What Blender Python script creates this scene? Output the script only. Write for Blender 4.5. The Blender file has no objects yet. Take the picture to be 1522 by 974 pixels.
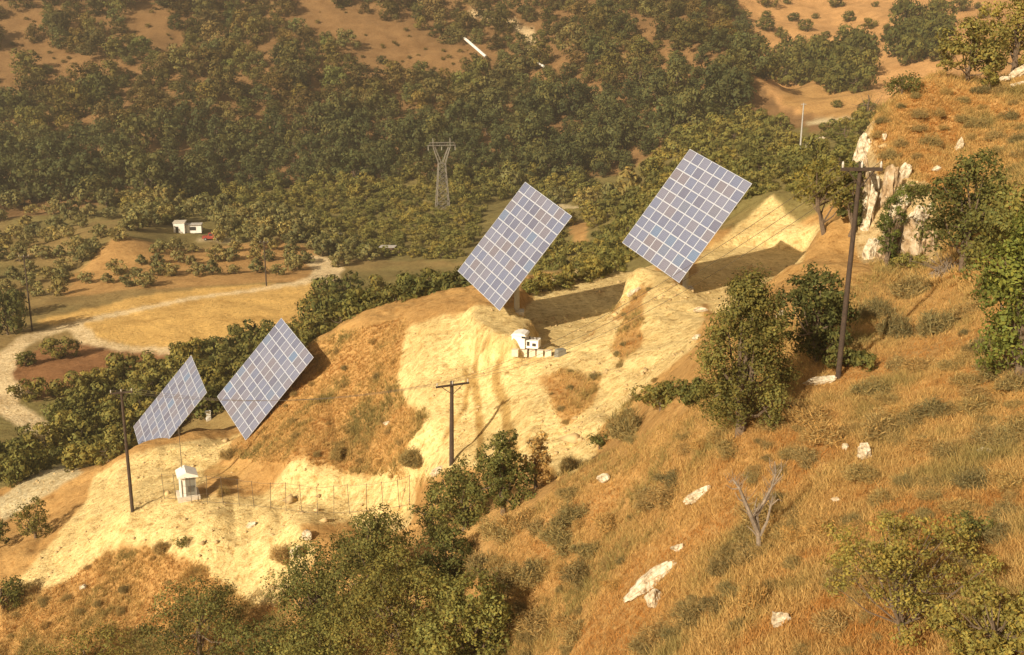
import bpy, math, random
import numpy as np
from mathutils import Vector, Matrix

S = bpy.context.scene
COL = S.collection
R = math.radians
# ------------------------------------------------------------------ camera
W, H, F, PITCH = 1522.0, 974.0, 1600.0, 0.25
cam = bpy.data.cameras.new("camera")
cam.sensor_width = 36.0
cam.lens = 36.0 * F / W
cam.clip_start = 0.5
cam.clip_end = 6000
camo = bpy.data.objects.new("camera", cam)
COL.objects.link(camo)
camo.location = (0, 0, 0)
camo.rotation_euler = (math.pi / 2 - PITCH, 0, 0)
S.camera = camo
# ------------------------------------------------------------------ sky, sun, exposure
SUN_AZ, SUN_EL = 216.5, 27.0          # azimuth from +Y towards +X: behind and to the left of the viewer
world = bpy.data.worlds.new("World")
S.world = world
world.use_nodes = True
wn, wl = world.node_tree.nodes, world.node_tree.links
sky = wn.new("ShaderNodeTexSky")
sky.sky_type = 'NISHITA'
sky.sun_disc = False
sky.sun_elevation = R(SUN_EL)
sky.sun_rotation = R(SUN_AZ)
sky.dust_density = 4.0
sky.air_density = 1.0
sky.ozone_density = 0.6
warm = wn.new("ShaderNodeMix")
warm.data_type = 'RGBA'
warm.blend_type = 'MULTIPLY'
warm.inputs[0].default_value = 1.0
warm.inputs[7].default_value = (1.0, 0.84, 0.63, 1)
wl.new(sky.outputs[0], warm.inputs[6])
wl.new(warm.outputs[2], wn["Background"].inputs[0])
wn["Background"].inputs[1].default_value = 0.062
sunl = bpy.data.lights.new("sun", 'SUN')
sunl.energy = 5.0
sunl.angle = R(0.6)
sunl.color = (1.0, 0.875, 0.69)
suno = bpy.data.objects.new("sun", sunl)
COL.objects.link(suno)
a, e = R(SUN_AZ), R(SUN_EL)
sdir = Vector((math.sin(a) * math.cos(e), math.cos(a) * math.cos(e), math.sin(e)))
suno.rotation_euler = sdir.to_track_quat('Z', 'Y').to_euler()
suno.location = sdir * 200
S.view_settings.view_transform = 'Standard'
S.view_settings.look = 'None'
S.view_settings.gamma = 1
S.view_settings.exposure = 0.6
S.cycles.max_bounces = 6
S.cycles.use_denoising = True

# ------------------------------------------------------------------ terrain: heights from surveyed points
cp, sp = math.cos(PITCH), math.sin(PITCH)


def ray(px, py):
    x = (px - W / 2) / F
    v = (H / 2 - py) / F
    return np.array([x, cp + sp * v, -sp + cp * v])


def pt(px, py, Y):
    d = ray(px, py)
    return d * (Y / d[1])


CTRL = [
    # near slope
    (1522, 974, 17), (1300, 974, 20), (1100, 974, 24), (950, 974, 30), (800, 974, 38),
    (1522, 850, 20), (1300, 850, 24), (1100, 850, 29), (950, 850, 36), (830, 850, 42), (720, 850, 46),
    (1522, 720, 26), (1300, 720, 30), (1100, 720, 36), (950, 720, 44), (850, 705, 50),
    (1522, 600, 33), (1400, 580, 36), (1245, 562, 41), (1100, 640, 39), (1000, 640, 46), (930, 655, 52),
    (1400, 480, 46), (1522, 480, 40), (1300, 440, 53), (1200, 440, 52), (1170, 470, 50), (1060, 570, 48), (1045, 520, 53),
    (1380, 395, 58), (1300, 395, 60), (1230, 400, 58), (1225, 337, 68), (1175, 402, 60), (1522, 380, 47), (1450, 380, 54),
    (1290, 375, 64), (1290, 300, 67), (1340, 375, 62), (1340, 290, 66), (1400, 300, 64),
    (1285, 205, 76), (1300, 170, 80), (1400, 114, 88), (1340, 135, 86), (1522, 300, 58), (1522, 230, 66), (1522, 150, 76),
    (1522, 108, 82), (1460, 120, 86), (1420, 220, 72),
    (1400, 170, 118), (1522, 140, 118), (1300, 235, 112), (1300, 250, 140), (1400, 200, 160), (1522, 160, 160),
    # gully
    (640, 974, 49), (550, 974, 52), (400, 974, 60), (200, 974, 67), (0, 974, 71), (600, 830, 62), (700, 785, 55), (500, 900, 63),
    # bank below the lower bench
    (0, 900, 77), (200, 900, 73), (350, 900, 70), (450, 850, 70), (560, 800, 70),
    (0, 830, 85), (100, 800, 85), (200, 800, 79), (300, 800, 75.5), (450, 790, 73), (600, 775, 71),
    (197, 760, 82), (300, 757, 80), (450, 762, 77), (600, 748, 75), (280, 735, 84), (400, 735, 82),
    (450, 738, 80.5), (450, 690, 82.5), (510, 742, 79), (515, 705, 80.8), (560, 738, 77.5), (570, 702, 79), (400, 728, 83.5), (405, 694, 85.5), (350, 700, 89), (330, 720, 86),
    (250, 700, 93), (310, 650, 102), (200, 692, 96), (370, 640, 102), (250, 651, 103), (215, 658, 101), (295, 638, 104),
    (250, 690, 118), (330, 670, 122), (170, 700, 112), (100, 700, 104), (0, 745, 101), (0, 775, 95), (60, 780, 91), (420, 590, 118),
    # dry grass flank
    (450, 600, 93), (400, 650, 91), (520, 650, 86), (560, 600, 88), (520, 700, 81), (480, 540, 98), (460, 512, 101),
    (400, 600, 97), (600, 480, 97), (530, 490, 99), (440, 560, 125), (470, 530, 125),
    # yellow mound and track
    (650, 470, 95), (715, 450, 95), (600, 560, 88), (650, 560, 84), (700, 600, 79), (650, 640, 77), (670, 690, 72),
    (600, 700, 76), (700, 520, 87), (745, 640, 72), (740, 560, 80),
    # terrace of the third tracker
    (745, 454, 93.5), (762, 466, 92), (830, 532, 79), (860, 500, 85), (800, 440, 101), (870, 403, 114), (890, 445, 99),
    (810, 410, 111), (922, 408, 110), (929, 436, 100.5), (902, 473, 91.3), (880, 493, 86.3), (946, 400, 97), (950, 420, 95), (938, 458, 87), (905, 500, 81), (820, 570, 74), (780, 620, 70), (800, 680, 63), (850, 640, 66),
    # block of the fourth tracker
    (1000, 425, 88), (1045, 442, 87), (1060, 400, 100), (1110, 420, 93), (1150, 375, 108.5), (1168, 402, 98), (1050, 375, 109), (1195, 372, 104),
    (1050, 352, 113), (1140, 302, 119), (1150, 289, 121), (1215, 332, 111), (1180, 312, 117), (1100, 340, 115),
    (1180, 425, 78), (1200, 408, 80), (1215, 392, 74), (1130, 452, 74), (1175, 415, 70), (1170, 412, 86), (1225, 372, 90), (1080, 470, 68),
    (1150, 330, 150), (1100, 285, 172), (1120, 325, 142), (960, 400, 114), (960, 410, 127),
    (950, 480, 80), (1000, 500, 74), (960, 560, 68), (900, 600, 68), (1030, 475, 77), (860, 700, 59), (870, 640, 64), (940, 620, 61),
    # valley
    (580, 448, 112), (580, 455, 150), (580, 438, 200), (680, 430, 125), (880, 430, 145), (880, 385, 205), (700, 400, 220), (780, 340, 272),
    (20, 520, 160), (20, 620, 130), (100, 560, 146), (250, 520, 160), (100, 450, 192), (300, 470, 181), (300, 430, 203), (450, 420, 208), (450, 470, 181),
    (120, 400, 224), (175, 356, 238), (240, 385, 226), (280, 362, 248), (280, 345, 266), (50, 350, 266), (400, 360, 250), (400, 400, 220), (500, 350, 268),
    (600, 322, 300), (450, 303, 325), (200, 303, 322), (0, 303, 320), (658, 312, 310), (860, 306, 316), (800, 285, 345), (900, 330, 270),
    # far wooded hill
    (0, 270, 345), (250, 270, 350), (500, 265, 360), (750, 250, 370), (900, 240, 365), (0, 150, 420), (0, 0, 500), (250, 150, 425), (250, 0, 510),
    (500, 150, 430), (500, 0, 520), (750, 150, 430), (750, 0, 530), (1000, 150, 395), (1000, 50, 450), (1000, 0, 500), (1080, 150, 375), (1090, 70, 425),
    (0, -150, 620), (250, -150, 625), (500, -150, 640), (750, -150, 650), (1000, -150, 660), (1060, 0, 490),
    # ravine and the orange hill
    (1140, 150, 450), (1140, 100, 520), (1100, 20, 610), (1200, 60, 560), (1200, 0, 640), (1350, 30, 540), (1300, 70, 500), (1450, 10, 600), (1522, 0, 620),
    (1230, 120, 430), (1200, 150, 400), (1240, 180, 340), (1150, 205, 330), (1280, 150, 380), (1150, 232, 250), (1200, 242, 200), (1050, 260, 230),
    (1000, 240, 290), (1000, 290, 220), (950, 305, 240), (1250, 222, 200), (1230, 272, 150), (1200, -150, 900), (1522, -150, 900),
    # out of frame
    (-400, 520, 160), (-400, 700, 115), (-400, 974, 76), (-400, 300, 330), (-400, 0, 500), (-400, -150, 620),
    (1900, 974, 14), (1900, 700, 20), (1900, 480, 28), (1900, 250, 45), (1900, 100, 62), (1900, 30, 100), (1900, 0, 300), (1900, -60, 620),
    (761, 1200, 24), (1300, 1200, 12), (200, 1250, 45), (1700, 1200, 10), (761, 2000, 8), (1300, 2000, 6), (200, 2000, 14),
]
KU = 1.7
P = np.array([pt(*c) for c in CTRL])
cth = np.arctan2(P[:, 0], P[:, 1]) * KU
crr = np.hypot(P[:, 0], P[:, 1])
cu = np.stack([cth, np.log(crr)], 1)
ct = P[:, 2] / crr
MQ = 0.02


def phi(d2):
    return -np.sqrt(d2 + MQ * MQ)


n = len(cu)
A = np.zeros((n + 3, n + 3))
A[:n, :n] = phi(((cu[:, None] - cu[None]) ** 2).sum(-1)) + 0.001 * np.eye(n)
A[:n, n] = 1
A[:n, n + 1:] = cu
A[n, :n] = 1
A[n + 1:, :n] = cu.T
wts = np.linalg.solve(A, np.concatenate([ct, [0, 0, 0]]))


def tan_el(th, lr):
    q = np.stack([th.ravel() * KU, lr.ravel()], 1)
    out = np.empty(len(q))
    for i in range(0, len(q), 8000):
        b = q[i:i + 8000]
        d2 = (b[:, :1] - cu[None, :, 0]) ** 2 + (b[:, 1:] - cu[None, :, 1]) ** 2
        out[i:i + 8000] = phi(d2) @ wts[:n] + wts[n] + b @ wts[n + 1:]
    return out.reshape(th.shape)


def hash2(ix, iy, seed):
    h = (ix.astype(np.int64) * 374761393 + iy.astype(np.int64) * 668265263 + seed * 1442695041) & 0x7fffffff
    h = ((h ^ (h >> 13)) * 1274126177) & 0x7fffffff
    h = h ^ (h >> 16)
    return (h % 100003) / 100003.0


def vnoise(x, y, seed=0):
    ix, iy = np.floor(x), np.floor(y)
    fx, fy = x - ix, y - iy
    fx, fy = fx * fx * (3 - 2 * fx), fy * fy * (3 - 2 * fy)
    h = lambda a, b: hash2(ix + a, iy + b, seed)
    return (h(0, 0) * (1 - fx) + h(1, 0) * fx) * (1 - fy) + (h(0, 1) * (1 - fx) + h(1, 1) * fx) * fy - 0.5


def fbm(x, y, s, seed=0, o=4):
    v, amp = 0, 1.0
    for k in range(o):
        v = v + amp * vnoise(x / s + 17.3 * k, y / s - 9.1 * k, seed + k)
        amp *= 0.5
        s *= 0.5
    return v


th_in = np.arange(-29, 29.01, 0.095)
th_all = np.radians(np.concatenate([np.arange(-75, -29, 0.8), th_in, np.arange(29.6, 80, 0.8)]))
lr_all = np.concatenate([np.linspace(math.log(3), math.log(14), 40)[:-1], np.linspace(math.log(14), math.log(150), 420)[:-1],
                         np.linspace(math.log(150), math.log(900), 260)])
TH, LR = np.meshgrid(th_all, lr_all, indexing='ij')
RR = np.exp(LR)
T0 = tan_el(TH, LR)
GX, GY = RR * np.sin(TH), RR * np.cos(TH)
GZ = T0 * RR
far = np.clip((RR - 150) / 250, 0, 1)
GZ = GZ + fbm(GX, GY, 5, 3) * 0.28 + fbm(GX, GY, 1.5, 9, 4) * 0.24 * (RR < 130) + fbm(GX, GY, 45, 5) * 7 * far
# shelves worn flat where the ground was levelled are kept even by the survey points themselves
def plane_pt(px, py, z):
    d = ray(px, py)
    return tuple((d * (z / d[2]))[:2])


def level_pad(pix, z, wd):
    """ground levelled by machine: flat inside, a short cut or fill bank round it"""
    global GZ
    poly = [plane_pt(a_, b_, z) for a_, b_ in pix]
    jag = fbm(GX, GY, 1.6, 91, 3) * .9
    d = line_dist(GX, GY, poly + poly[:1])
    ins = in_poly(GX, GY, poly)
    t = np.clip((d + jag) / wd, 0, 1)
    t = t * t * (3 - 2 * t)
    flat = z + (GZ - T0 * RR) * .35
    GZ = np.where(ins, flat, flat * (1 - t) + GZ * t)


def in_poly(x, y, poly):
    inside = np.zeros(x.shape, bool)
    m = len(poly)
    for k in range(m):
        x1, y1 = poly[k][0], poly[k][1]
        x2, y2 = poly[(k + 1) % m][0], poly[(k + 1) % m][1]
        if y1 == y2:
            continue
        c = ((y1 > y) != (y2 > y)) & (x < (x2 - x1) * (y - y1) / (y2 - y1) + x1)
        inside ^= c
    return inside


def line_dist(x, y, line):
    d = np.full(x.shape, 1e9)
    for (x1, y1), (x2, y2) in zip(line[:-1], line[1:]):
        dx, dy = x2 - x1, y2 - y1
        t = np.clip(((x - x1) * dx + (y - y1) * dy) / (dx * dx + dy * dy + 1e-9), 0, 1)
        d = np.minimum(d, np.hypot(x - x1 - t * dx, y - y1 - t * dy))
    return d


gul = (0.5 - np.abs(vnoise(GX / 1.9 + GY / 7, GY / 6 - GX / 9, 71)) * 2) * np.clip((RR - 55) / 10, 0, 1) * np.clip((112 - RR) / 8, 0, 1)
GZ = GZ - gul * 0.32
level_pad([(778, 497), (790, 518), (845, 530), (889, 491), (931, 446), (927, 405), (860, 398), (805, 402), (795, 430)], -23.7, 1.3)
level_pad([(712, 450), (752, 450), (776, 468), (780, 490), (764, 502), (735, 492), (700, 470)], -21.7, 1.4)
level_pad([(1012, 428), (1052, 442), (1100, 428), (1165, 408), (1190, 374), (1120, 368), (1046, 372), (1000, 398)], -19.8, 1.6)
TG = GZ / RR


def height(x, y):
    th = np.arctan2(x, y)
    lr = np.log(np.maximum(np.hypot(x, y), 3.01))
    i = np.clip(np.searchsorted(th_all, th) - 1, 0, len(th_all) - 2)
    j = np.clip(np.searchsorted(lr_all, lr) - 1, 0, len(lr_all) - 2)
    fi = np.clip((th - th_all[i]) / (th_all[i + 1] - th_all[i]), 0, 1)
    fj = np.clip((lr - lr_all[j]) / (lr_all[j + 1] - lr_all[j]), 0, 1)
    g = GZ
    return (g[i, j] * (1 - fi) + g[i + 1, j] * fi) * (1 - fj) + (g[i, j + 1] * (1 - fi) + g[i + 1, j + 1] * fi) * fj


def hit(px, py, rmin=3.0, rmax=1e9):
    """where the sight line through a point of the photograph meets the ground"""
    d = ray(px, py)
    th = math.atan2(d[0], d[1])
    te = d[2] / math.hypot(d[0], d[1])
    i = min(max(int(np.searchsorted(th_all, th)) - 1, 0), len(th_all) - 2)
    f = (th - th_all[i]) / (th_all[i + 1] - th_all[i])
    prof = TG[i] * (1 - f) + TG[i + 1] * f
    ok = np.nonzero((prof >= te) & (lr_all >= math.log(rmin)))[0]
    if len(ok) == 0:
        j = len(lr_all) - 1
        r = math.exp(lr_all[j])
    else:
        j = ok[0]
        if j == 0 or prof[j - 1] >= te:
            r = math.exp(lr_all[j])
        else:
            g = (te - prof[j - 1]) / (prof[j] - prof[j - 1])
            r = math.exp(lr_all[j - 1] + g * (lr_all[j] - lr_all[j - 1]))
    r = min(r, rmax)
    x, y = r * math.sin(th), r * math.cos(th)
    return Vector((x, y, te * r if len(ok) and r < rmax else ground(x, y)))


def hit_many(px, py, rmin):
    px, py = np.asarray(px), np.asarray(py)
    x = (px - W / 2) / F
    v_ = (H / 2 - py) / F
    yy, zz = cp + sp * v_, -sp + cp * v_
    th = np.arctan2(x, yy)
    te = zz / np.hypot(x, yy)
    ii = np.clip(np.searchsorted(th_all, th), 0, len(th_all) - 1)
    out = np.empty((len(px), 3))
    rr_ = np.exp(lr_all)
    for k in range(0, len(px), 3000):
        sl = slice(k, k + 3000)
        above = (TG[ii[sl]] >= te[sl, None]) & (rr_[None] >= rmin)
        j = np.where(above.any(1), above.argmax(1), len(rr_) - 1)
        r_ = rr_[j]
        out[sl, 0], out[sl, 1] = r_ * np.sin(th[sl]), r_ * np.cos(th[sl])
        out[sl, 2] = te[sl] * r_
    return out


def inside1(x, y, poly):
    c = False
    x2, y2 = poly[-1]
    for x1, y1 in poly:
        if (y1 > y) != (y2 > y) and x < (x2 - x1) * (y - y1) / (y2 - y1) + x1:
            c = not c
        x2, y2 = x1, y1
    return c


def ground(x, y):
    return float(height(np.array([float(x)]), np.array([float(y)]))[0])


def wpoly(pts, rmin=3.0, rmax=1e9):
    return [tuple(hit(px, py, rmin, rmax)[:2]) for px, py in pts]


# ------------------------------------------------------------------ ground zones (natural colours of soil and stubble)
ZC = {
    'grass': (0.44, 0.265, 0.098), 'yellow': (0.71, 0.55, 0.26), 'valley': (0.27, 0.19, 0.075), 'gold': (0.62, 0.40, 0.135),
    'road': (0.72, 0.57, 0.34), 'red': (0.27, 0.135, 0.058), 'orange': (0.42, 0.25, 0.095), 'hill': (0.235, 0.138, 0.06),
    'farhill': (0.52, 0.30, 0.125), 'olive': (0.20, 0.165, 0.06), 'pale': (0.58, 0.49, 0.30), 'cliff': (0.50, 0.38, 0.20), 'rut': (0.42, 0.28, 0.10),
}
ZONES = [
    ('olive', [(150, 300), (330, 285), (690, 260), (900, 262), (1000, 205), (1100, 170), (1200, 190), (1240, 205), (1290, 165), (1270, 250), (1180, 295), (1040, 350), (930, 400), (800, 412), (690, 390), (480, 375), (470, 350), (330, 346), (250, 335)], 122),
    ('gold', [(50, 478), (200, 441), (300, 429), (480, 420), (478, 500), (400, 508), (330, 519), (250, 518), (160, 508), (110, 490)], 125),
    ('red', [(20, 535), (100, 508), (260, 526), (330, 530), (280, 548), (150, 572), (60, 595), (15, 575)], 110),
    ('orange', [(110, 405), (180, 352), (240, 366), (420, 356), (480, 380), (460, 418), (300, 425), (90, 442)], 150),
    ('orange', [(845, 325), (880, 332), (870, 362), (850, 365)], 150),
    ('pale', [(820, 300), (900, 303), (900, 309), (820, 308)], 200),
    ('farhill', [(1100, -60), (1600, -60), (1600, 100), (1290, 170), (1160, 160), (1110, 90)], 330),
    ('orange', [(1165, 125), (1290, 120), (1300, 168), (1210, 172), (1160, 155)], 250),
    ('yellow', [(15, 868), (110, 765), (150, 702), (200, 676), (300, 655), (360, 641), (340, 676), (302, 702), (296, 735), (400, 732), (425, 692), (470, 690),
                (560, 700), (620, 716), (608, 782), (520, 772), (440, 792), (474, 830), (400, 905), (340, 872), (280, 822), (232, 826), (190, 800), (140, 832), (80, 872)], 50, 125),
    ('yellow', [(596, 492), (650, 472), (715, 453), (770, 490), (750, 530), (735, 580), (760, 640), (782, 690), (700, 692), (600, 684), (640, 620), (588, 570)], 50, 125),
    ('yellow', [(715, 453), (760, 462), (800, 420), (850, 404), (925, 402), (935, 440), (890, 485), (840, 530), (770, 500)], 50, 125),
    ('yellow', [(915, 399), (960, 396), (1010, 425), (1050, 372), (1140, 292), (1222, 335), (1195, 380), (1168, 400), (1050, 450), (1030, 520), (980, 560), (930, 600),
                (890, 640), (860, 700), (820, 700), (775, 600), (800, 545), (890, 490), (925, 445)], 50, 125),
    ('yellow', [(735, 500), (775, 512), (830, 535), (805, 556), (792, 600), (832, 690), (770, 690), (735, 600), (715, 540)], 50, 125),
    ('pale', [(0, 742), (100, 692), (118, 706), (40, 752), (0, 776)], 70, 125),
    ('grass', [(905, 520), (920, 470), (945, 425), (965, 425), (955, 470), (950, 520), (925, 545)], 50, 125),
    ('grass', [(830, 600), (800, 560), (850, 545), (900, 560), (890, 600), (850, 630)], 50, 125),
    ('cliff', [(1272, 190), (1300, 200), (1310, 260), (1390, 270), (1400, 390), (1285, 392), (1266, 340)], 50, 100),
]
LINES = [
    ('road', [(482, 413), (440, 421), (400, 428), (300, 441), (200, 461), (110, 482), (50, 499), (12, 525), (0, 560), (10, 602), (60, 640)], 1.7, 110),
    ('road', [(110, 484), (130, 506), (180, 517), (260, 522), (330, 519)], 1.5, 110),
    ('road', [(470, 385), (490, 400), (480, 415)], 3.0, 150),
    ('road', [(700, 20), (760, 35), (785, 48), (792, 75)], 2.2, 300),
    ('pale', [(1215, 182), (1245, 178), (1275, 175)], 3.0, 200),
    ('pale', [(300, 357), (400, 356)], 1.3, 200),
    ('rut', [(770, 690), (752, 612), (738, 572), (736, 548), (746, 525), (764, 508)], 0.3, 60), ('rut', [(716, 690), (712, 600), (704, 560), (708, 535), (728, 510), (750, 494)], 0.26, 60),
    ('rut', [(660, 655), (690, 610), (697, 575), (690, 548)], 0.22, 60), ('rut', [(240, 700), (300, 690), (350, 700)], 0.2, 70), ('rut', [(235, 712), (300, 703), (345, 712)], 0.2, 70),
]
xs, ys = GX, GY
wj = 0.004 * RR + 0.2
jx = fbm(xs, ys, 4.0, 31) * wj * 1.6
jy = fbm(xs, ys, 4.0, 57) * wj * 1.6
base = np.empty(GX.shape + (3,))
near = RR < 118
base[:] = ZC['grass']
base[(RR >= 118)] = ZC['valley']
base[(RR >= 335)] = ZC['hill']
patch = fbm(xs, ys, 22, 77)
m = (RR >= 118) & (RR < 335)
k = np.clip(patch * 2.2 + 0.5, 0, 1)[..., None]
base[m] = (np.array(ZC['olive']) * (1 - k) + np.array(ZC['valley']) * k)[m]
yellowmask = np.zeros(GX.shape)
for z in ZONES:
    name, poly, r0 = z[0], z[1], z[2]
    r1 = z[3] if len(z) > 3 else 1e9
    wp = wpoly(poly, r0, r1)
    sel = in_poly(xs + jx, ys + jy, wp) & (RR > r0 * 0.85) & (RR < r1)
    base[sel] = ZC[name]
    yellowmask[sel] = 1.0 if name in ('yellow', 'pale', 'road', 'cliff') else (0.4 if name == 'gold' else 0.0)
for name, line, wd, r0 in LINES:
    kj = 0.15 if name == 'rut' else .5
    sel = line_dist(xs + jx * kj, ys + jy * kj, wpoly(line, r0)) < wd
    base[sel] = ZC[name]
    yellowmask[sel] = 1.0
for _ in range(1):      # soften the borders a little
    b = base.copy()
    b[1:-1, 1:-1] = (base[1:-1, 1:-1] * 2 + base[:-2, 1:-1] + base[2:, 1:-1] + base[1:-1, :-2] + base[1:-1, 2:]) / 6
    base = b


def ym(x, y):
    th = np.arctan2(x, y)
    lr = np.log(np.maximum(np.hypot(x, y), 3.01))
    i = np.clip(np.searchsorted(th_all, th), 0, len(th_all) - 1)
    j = np.clip(np.searchsorted(lr_all, lr), 0, len(lr_all) - 1)
    return yellowmask[i, j]


# ------------------------------------------------------------------ helpers
def new_mat(name):
    mt = bpy.data.materials.new(name)
    mt.use_nodes = True
    return mt, mt.node_tree.nodes, mt.node_tree.links


def ramp(nodes, stops):
    r = nodes.new("ShaderNodeValToRGB")
    el = r.color_ramp.elements
    while len(el) < len(stops):
        el.new(0.5)
    for q, (p, c) in zip(el, stops):
        q.position = p
        q.color = (c[0], c[1], c[2], 1) if not isinstance(c, (int, float)) else (c, c, c, 1)
    return r


def noise(nodes, links, scale, detail=5, rough=0.6, coord=None, stretch=None):
    t = nodes.new("ShaderNodeTexNoise")
    t.inputs['Scale'].default_value = scale
    t.inputs['Detail'].default_value = detail
    t.inputs['Roughness'].default_value = rough
    tc = nodes.new("ShaderNodeTexCoord")
    src = tc.outputs[coord or 'Object']
    if stretch:
        mp = nodes.new("ShaderNodeMapping")
        mp.inputs['Scale'].default_value = stretch
        links.new(src, mp.inputs[0])
        src = mp.outputs[0]
    links.new(src, t.inputs['Vector'])
    return t


def mixc(nodes, links, a, b, fac, mode='MULTIPLY'):
    mx = nodes.new("ShaderNodeMix")
    mx.data_type = 'RGBA'
    mx.blend_type = mode
    for sock, v in ((mx.inputs[0], fac), (mx.inputs[6], a), (mx.inputs[7], b)):
        if hasattr(v, 'is_linked'):
            links.new(v, sock)
        elif isinstance(v, (int, float)):
            sock.default_value = v
        else:
            sock.default_value = (*v, 1)
    return mx.outputs[2]


def simple(name, color, rough=0.7, metal=0.0, var=0.18, scale=3.0, bump=0.0):
    mt, nd, lk = new_mat(name)
    b = nd["Principled BSDF"]
    b.inputs['Roughness'].default_value = rough
    b.inputs['Metallic'].default_value = metal
    t = noise(nd, lk, scale)
    r = ramp(nd, [(0.3, 1 - var), (0.7, 1 + var * .6)])
    lk.new(t.outputs[0], r.inputs[0])
    lk.new(mixc(nd, lk, color, r.outputs[0], 1.0), b.inputs['Base Color'])
    if bump:
        bp = nd.new("ShaderNodeBump")
        bp.inputs['Strength'].default_value = bump
        lk.new(t.outputs[0], bp.inputs['Height'])
        lk.new(bp.outputs[0], b.inputs['Normal'])
    return mt


def obj(name, me, mat, parent=None):
    o = bpy.data.objects.new(name, me)
    COL.objects.link(o)
    if mat is not None and len(me.materials) == 0:
        for mm in (mat if isinstance(mat, (list, tuple)) else [mat]):
            me.materials.append(mm)
    if parent is not None:
        o.parent = parent
    return o


def tag(o, label=None, cat=None, group=None, kind=None):
    if label:
        o['label'] = label
    if cat:
        o['category'] = cat
    if group:
        o['group'] = group
    if kind:
        o['kind'] = kind
    return o


def empty(name, loc, rz=0.0):
    o = bpy.data.objects.new(name, None)
    COL.objects.link(o)
    o.empty_display_size = 0.3
    o.location = loc
    o.rotation_euler = (0, 0, rz)
    return o


def copy_tree(o, parent=None):
    c = o.copy()
    COL.objects.link(c)
    if parent is not None:
        c.parent = parent
    for ch in list(o.children):
        copy_tree(ch, c)
    return c


class MB:
    def __init__(self):
        self.v, self.f, self.m = [], [], []

    def box(self, c, s, rot=None, mi=0, taper=1.0):
        c = Vector(c)
        i = len(self.v)
        for z in (-.5, .5):
            for x, y in ((-.5, -.5), (.5, -.5), (.5, .5), (-.5, .5)):
                k = taper if z > 0 else 1.0
                q = Vector((x * s[0] * k, y * s[1] * k, z * s[2]))
                if rot is not None:
                    q = rot @ q
                self.v.append(c + q)
        for q in ((3, 2, 1, 0), (4, 5, 6, 7), (0, 1, 5, 4), (1, 2, 6, 5), (2, 3, 7, 6), (3, 0, 4, 7)):
            self.f.append([i + a for a in q])
            self.m.append(mi)
        return self

    def tube(self, pts, rad, seg=8, mi=0, cap=True):
        pts = [Vector(p) for p in pts]
        if isinstance(rad, (int, float)):
            rad = [rad] * len(pts)
        i0 = len(self.v)
        d = (pts[1] - pts[0]).normalized()
        up = Vector((0, 0, 1)) if abs(d.z) < .9 else Vector((1, 0, 0))
        xa = d.cross(up).normalized()
        for k, p in enumerate(pts):
            d = (pts[min(k + 1, len(pts) - 1)] - pts[max(k - 1, 0)])
            d = d.normalized() if d.length > 1e-9 else Vector((0, 0, 1))
            xa = (xa - d * xa.dot(d)).normalized()
            ya = d.cross(xa)
            for q in range(seg):
                an = 2 * math.pi * q / seg
                self.v.append(p + (xa * math.cos(an) + ya * math.sin(an)) * rad[k])
        for k in range(len(pts) - 1):
            for q in range(seg):
                a0, b0 = i0 + k * seg + q, i0 + k * seg + (q + 1) % seg
                self.f.append([a0, b0, b0 + seg, a0 + seg])
                self.m.append(mi)
        if cap:
            self.f.append([i0 + q for q in range(seg)][::-1])
            self.m.append(mi)
            e0 = i0 + (len(pts) - 1) * seg
            self.f.append([e0 + q for q in range(seg)])
            self.m.append(mi)
        return self

    def prism(self, prof, y0, y1, mi=0):
        """profile in the xz plane pulled along y"""
        i = len(self.v)
        k = len(prof)
        for y in (y0, y1):
            for x, z in prof:
                self.v.append(Vector((x, y, z)))
        self.f.append([i + q for q in range(k)])
        self.f.append([i + k + q for q in range(k)][::-1])
        self.m += [mi, mi]
        for q in range(k):
            self.f.append([i + (q + 1) % k, i + q, i + k + q, i + k + (q + 1) % k])
            self.m.append(mi)
        return self

    def mesh(self, name):
        me = bpy.data.meshes.new(name)
        me.from_pydata([tuple(v) for v in self.v], [], self.f)
        me.polygons.foreach_set('material_index', self.m)
        me.validate()
        me.update()
        return me

    def build(self, name, mat, parent=None):
        return obj(name, self.mesh(name), mat, parent)


def np_mesh(name, verts, faces, tint=None, smooth=False, face_mat=None):
    """verts (n,3); faces (m,k); tint per vertex"""
    me = bpy.data.meshes.new(name)
    verts = np.asarray(verts, np.float32)
    faces = np.asarray(faces, np.int32)
    me.vertices.add(len(verts))
    me.vertices.foreach_set('co', verts.ravel())
    nf, k = faces.shape
    me.loops.add(nf * k)
    me.loops.foreach_set('vertex_index', faces.ravel())
    me.polygons.add(nf)
    me.polygons.foreach_set('loop_start', np.arange(0, nf * k, k, dtype=np.int32))
    if face_mat is not None:
        me.polygons.foreach_set('material_index', np.asarray(face_mat, np.int32))
    if smooth:
        me.polygons.foreach_set('use_smooth', np.ones(nf, bool))
    me.update(calc_edges=True)
    if tint is not None:
        at = me.attributes.new('tint', 'FLOAT_COLOR', 'POINT')
        t = np.ones((len(verts), 4), np.float32)
        tt = np.asarray(tint)
        t[:, :3] = tt[:, None] if tt.ndim == 1 else tt[:, :3]
        if tt.ndim == 2 and tt.shape[1] == 4:
            t[:, 3] = tt[:, 3]
        at.data.foreach_set('color', t.ravel())
    return me


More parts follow.
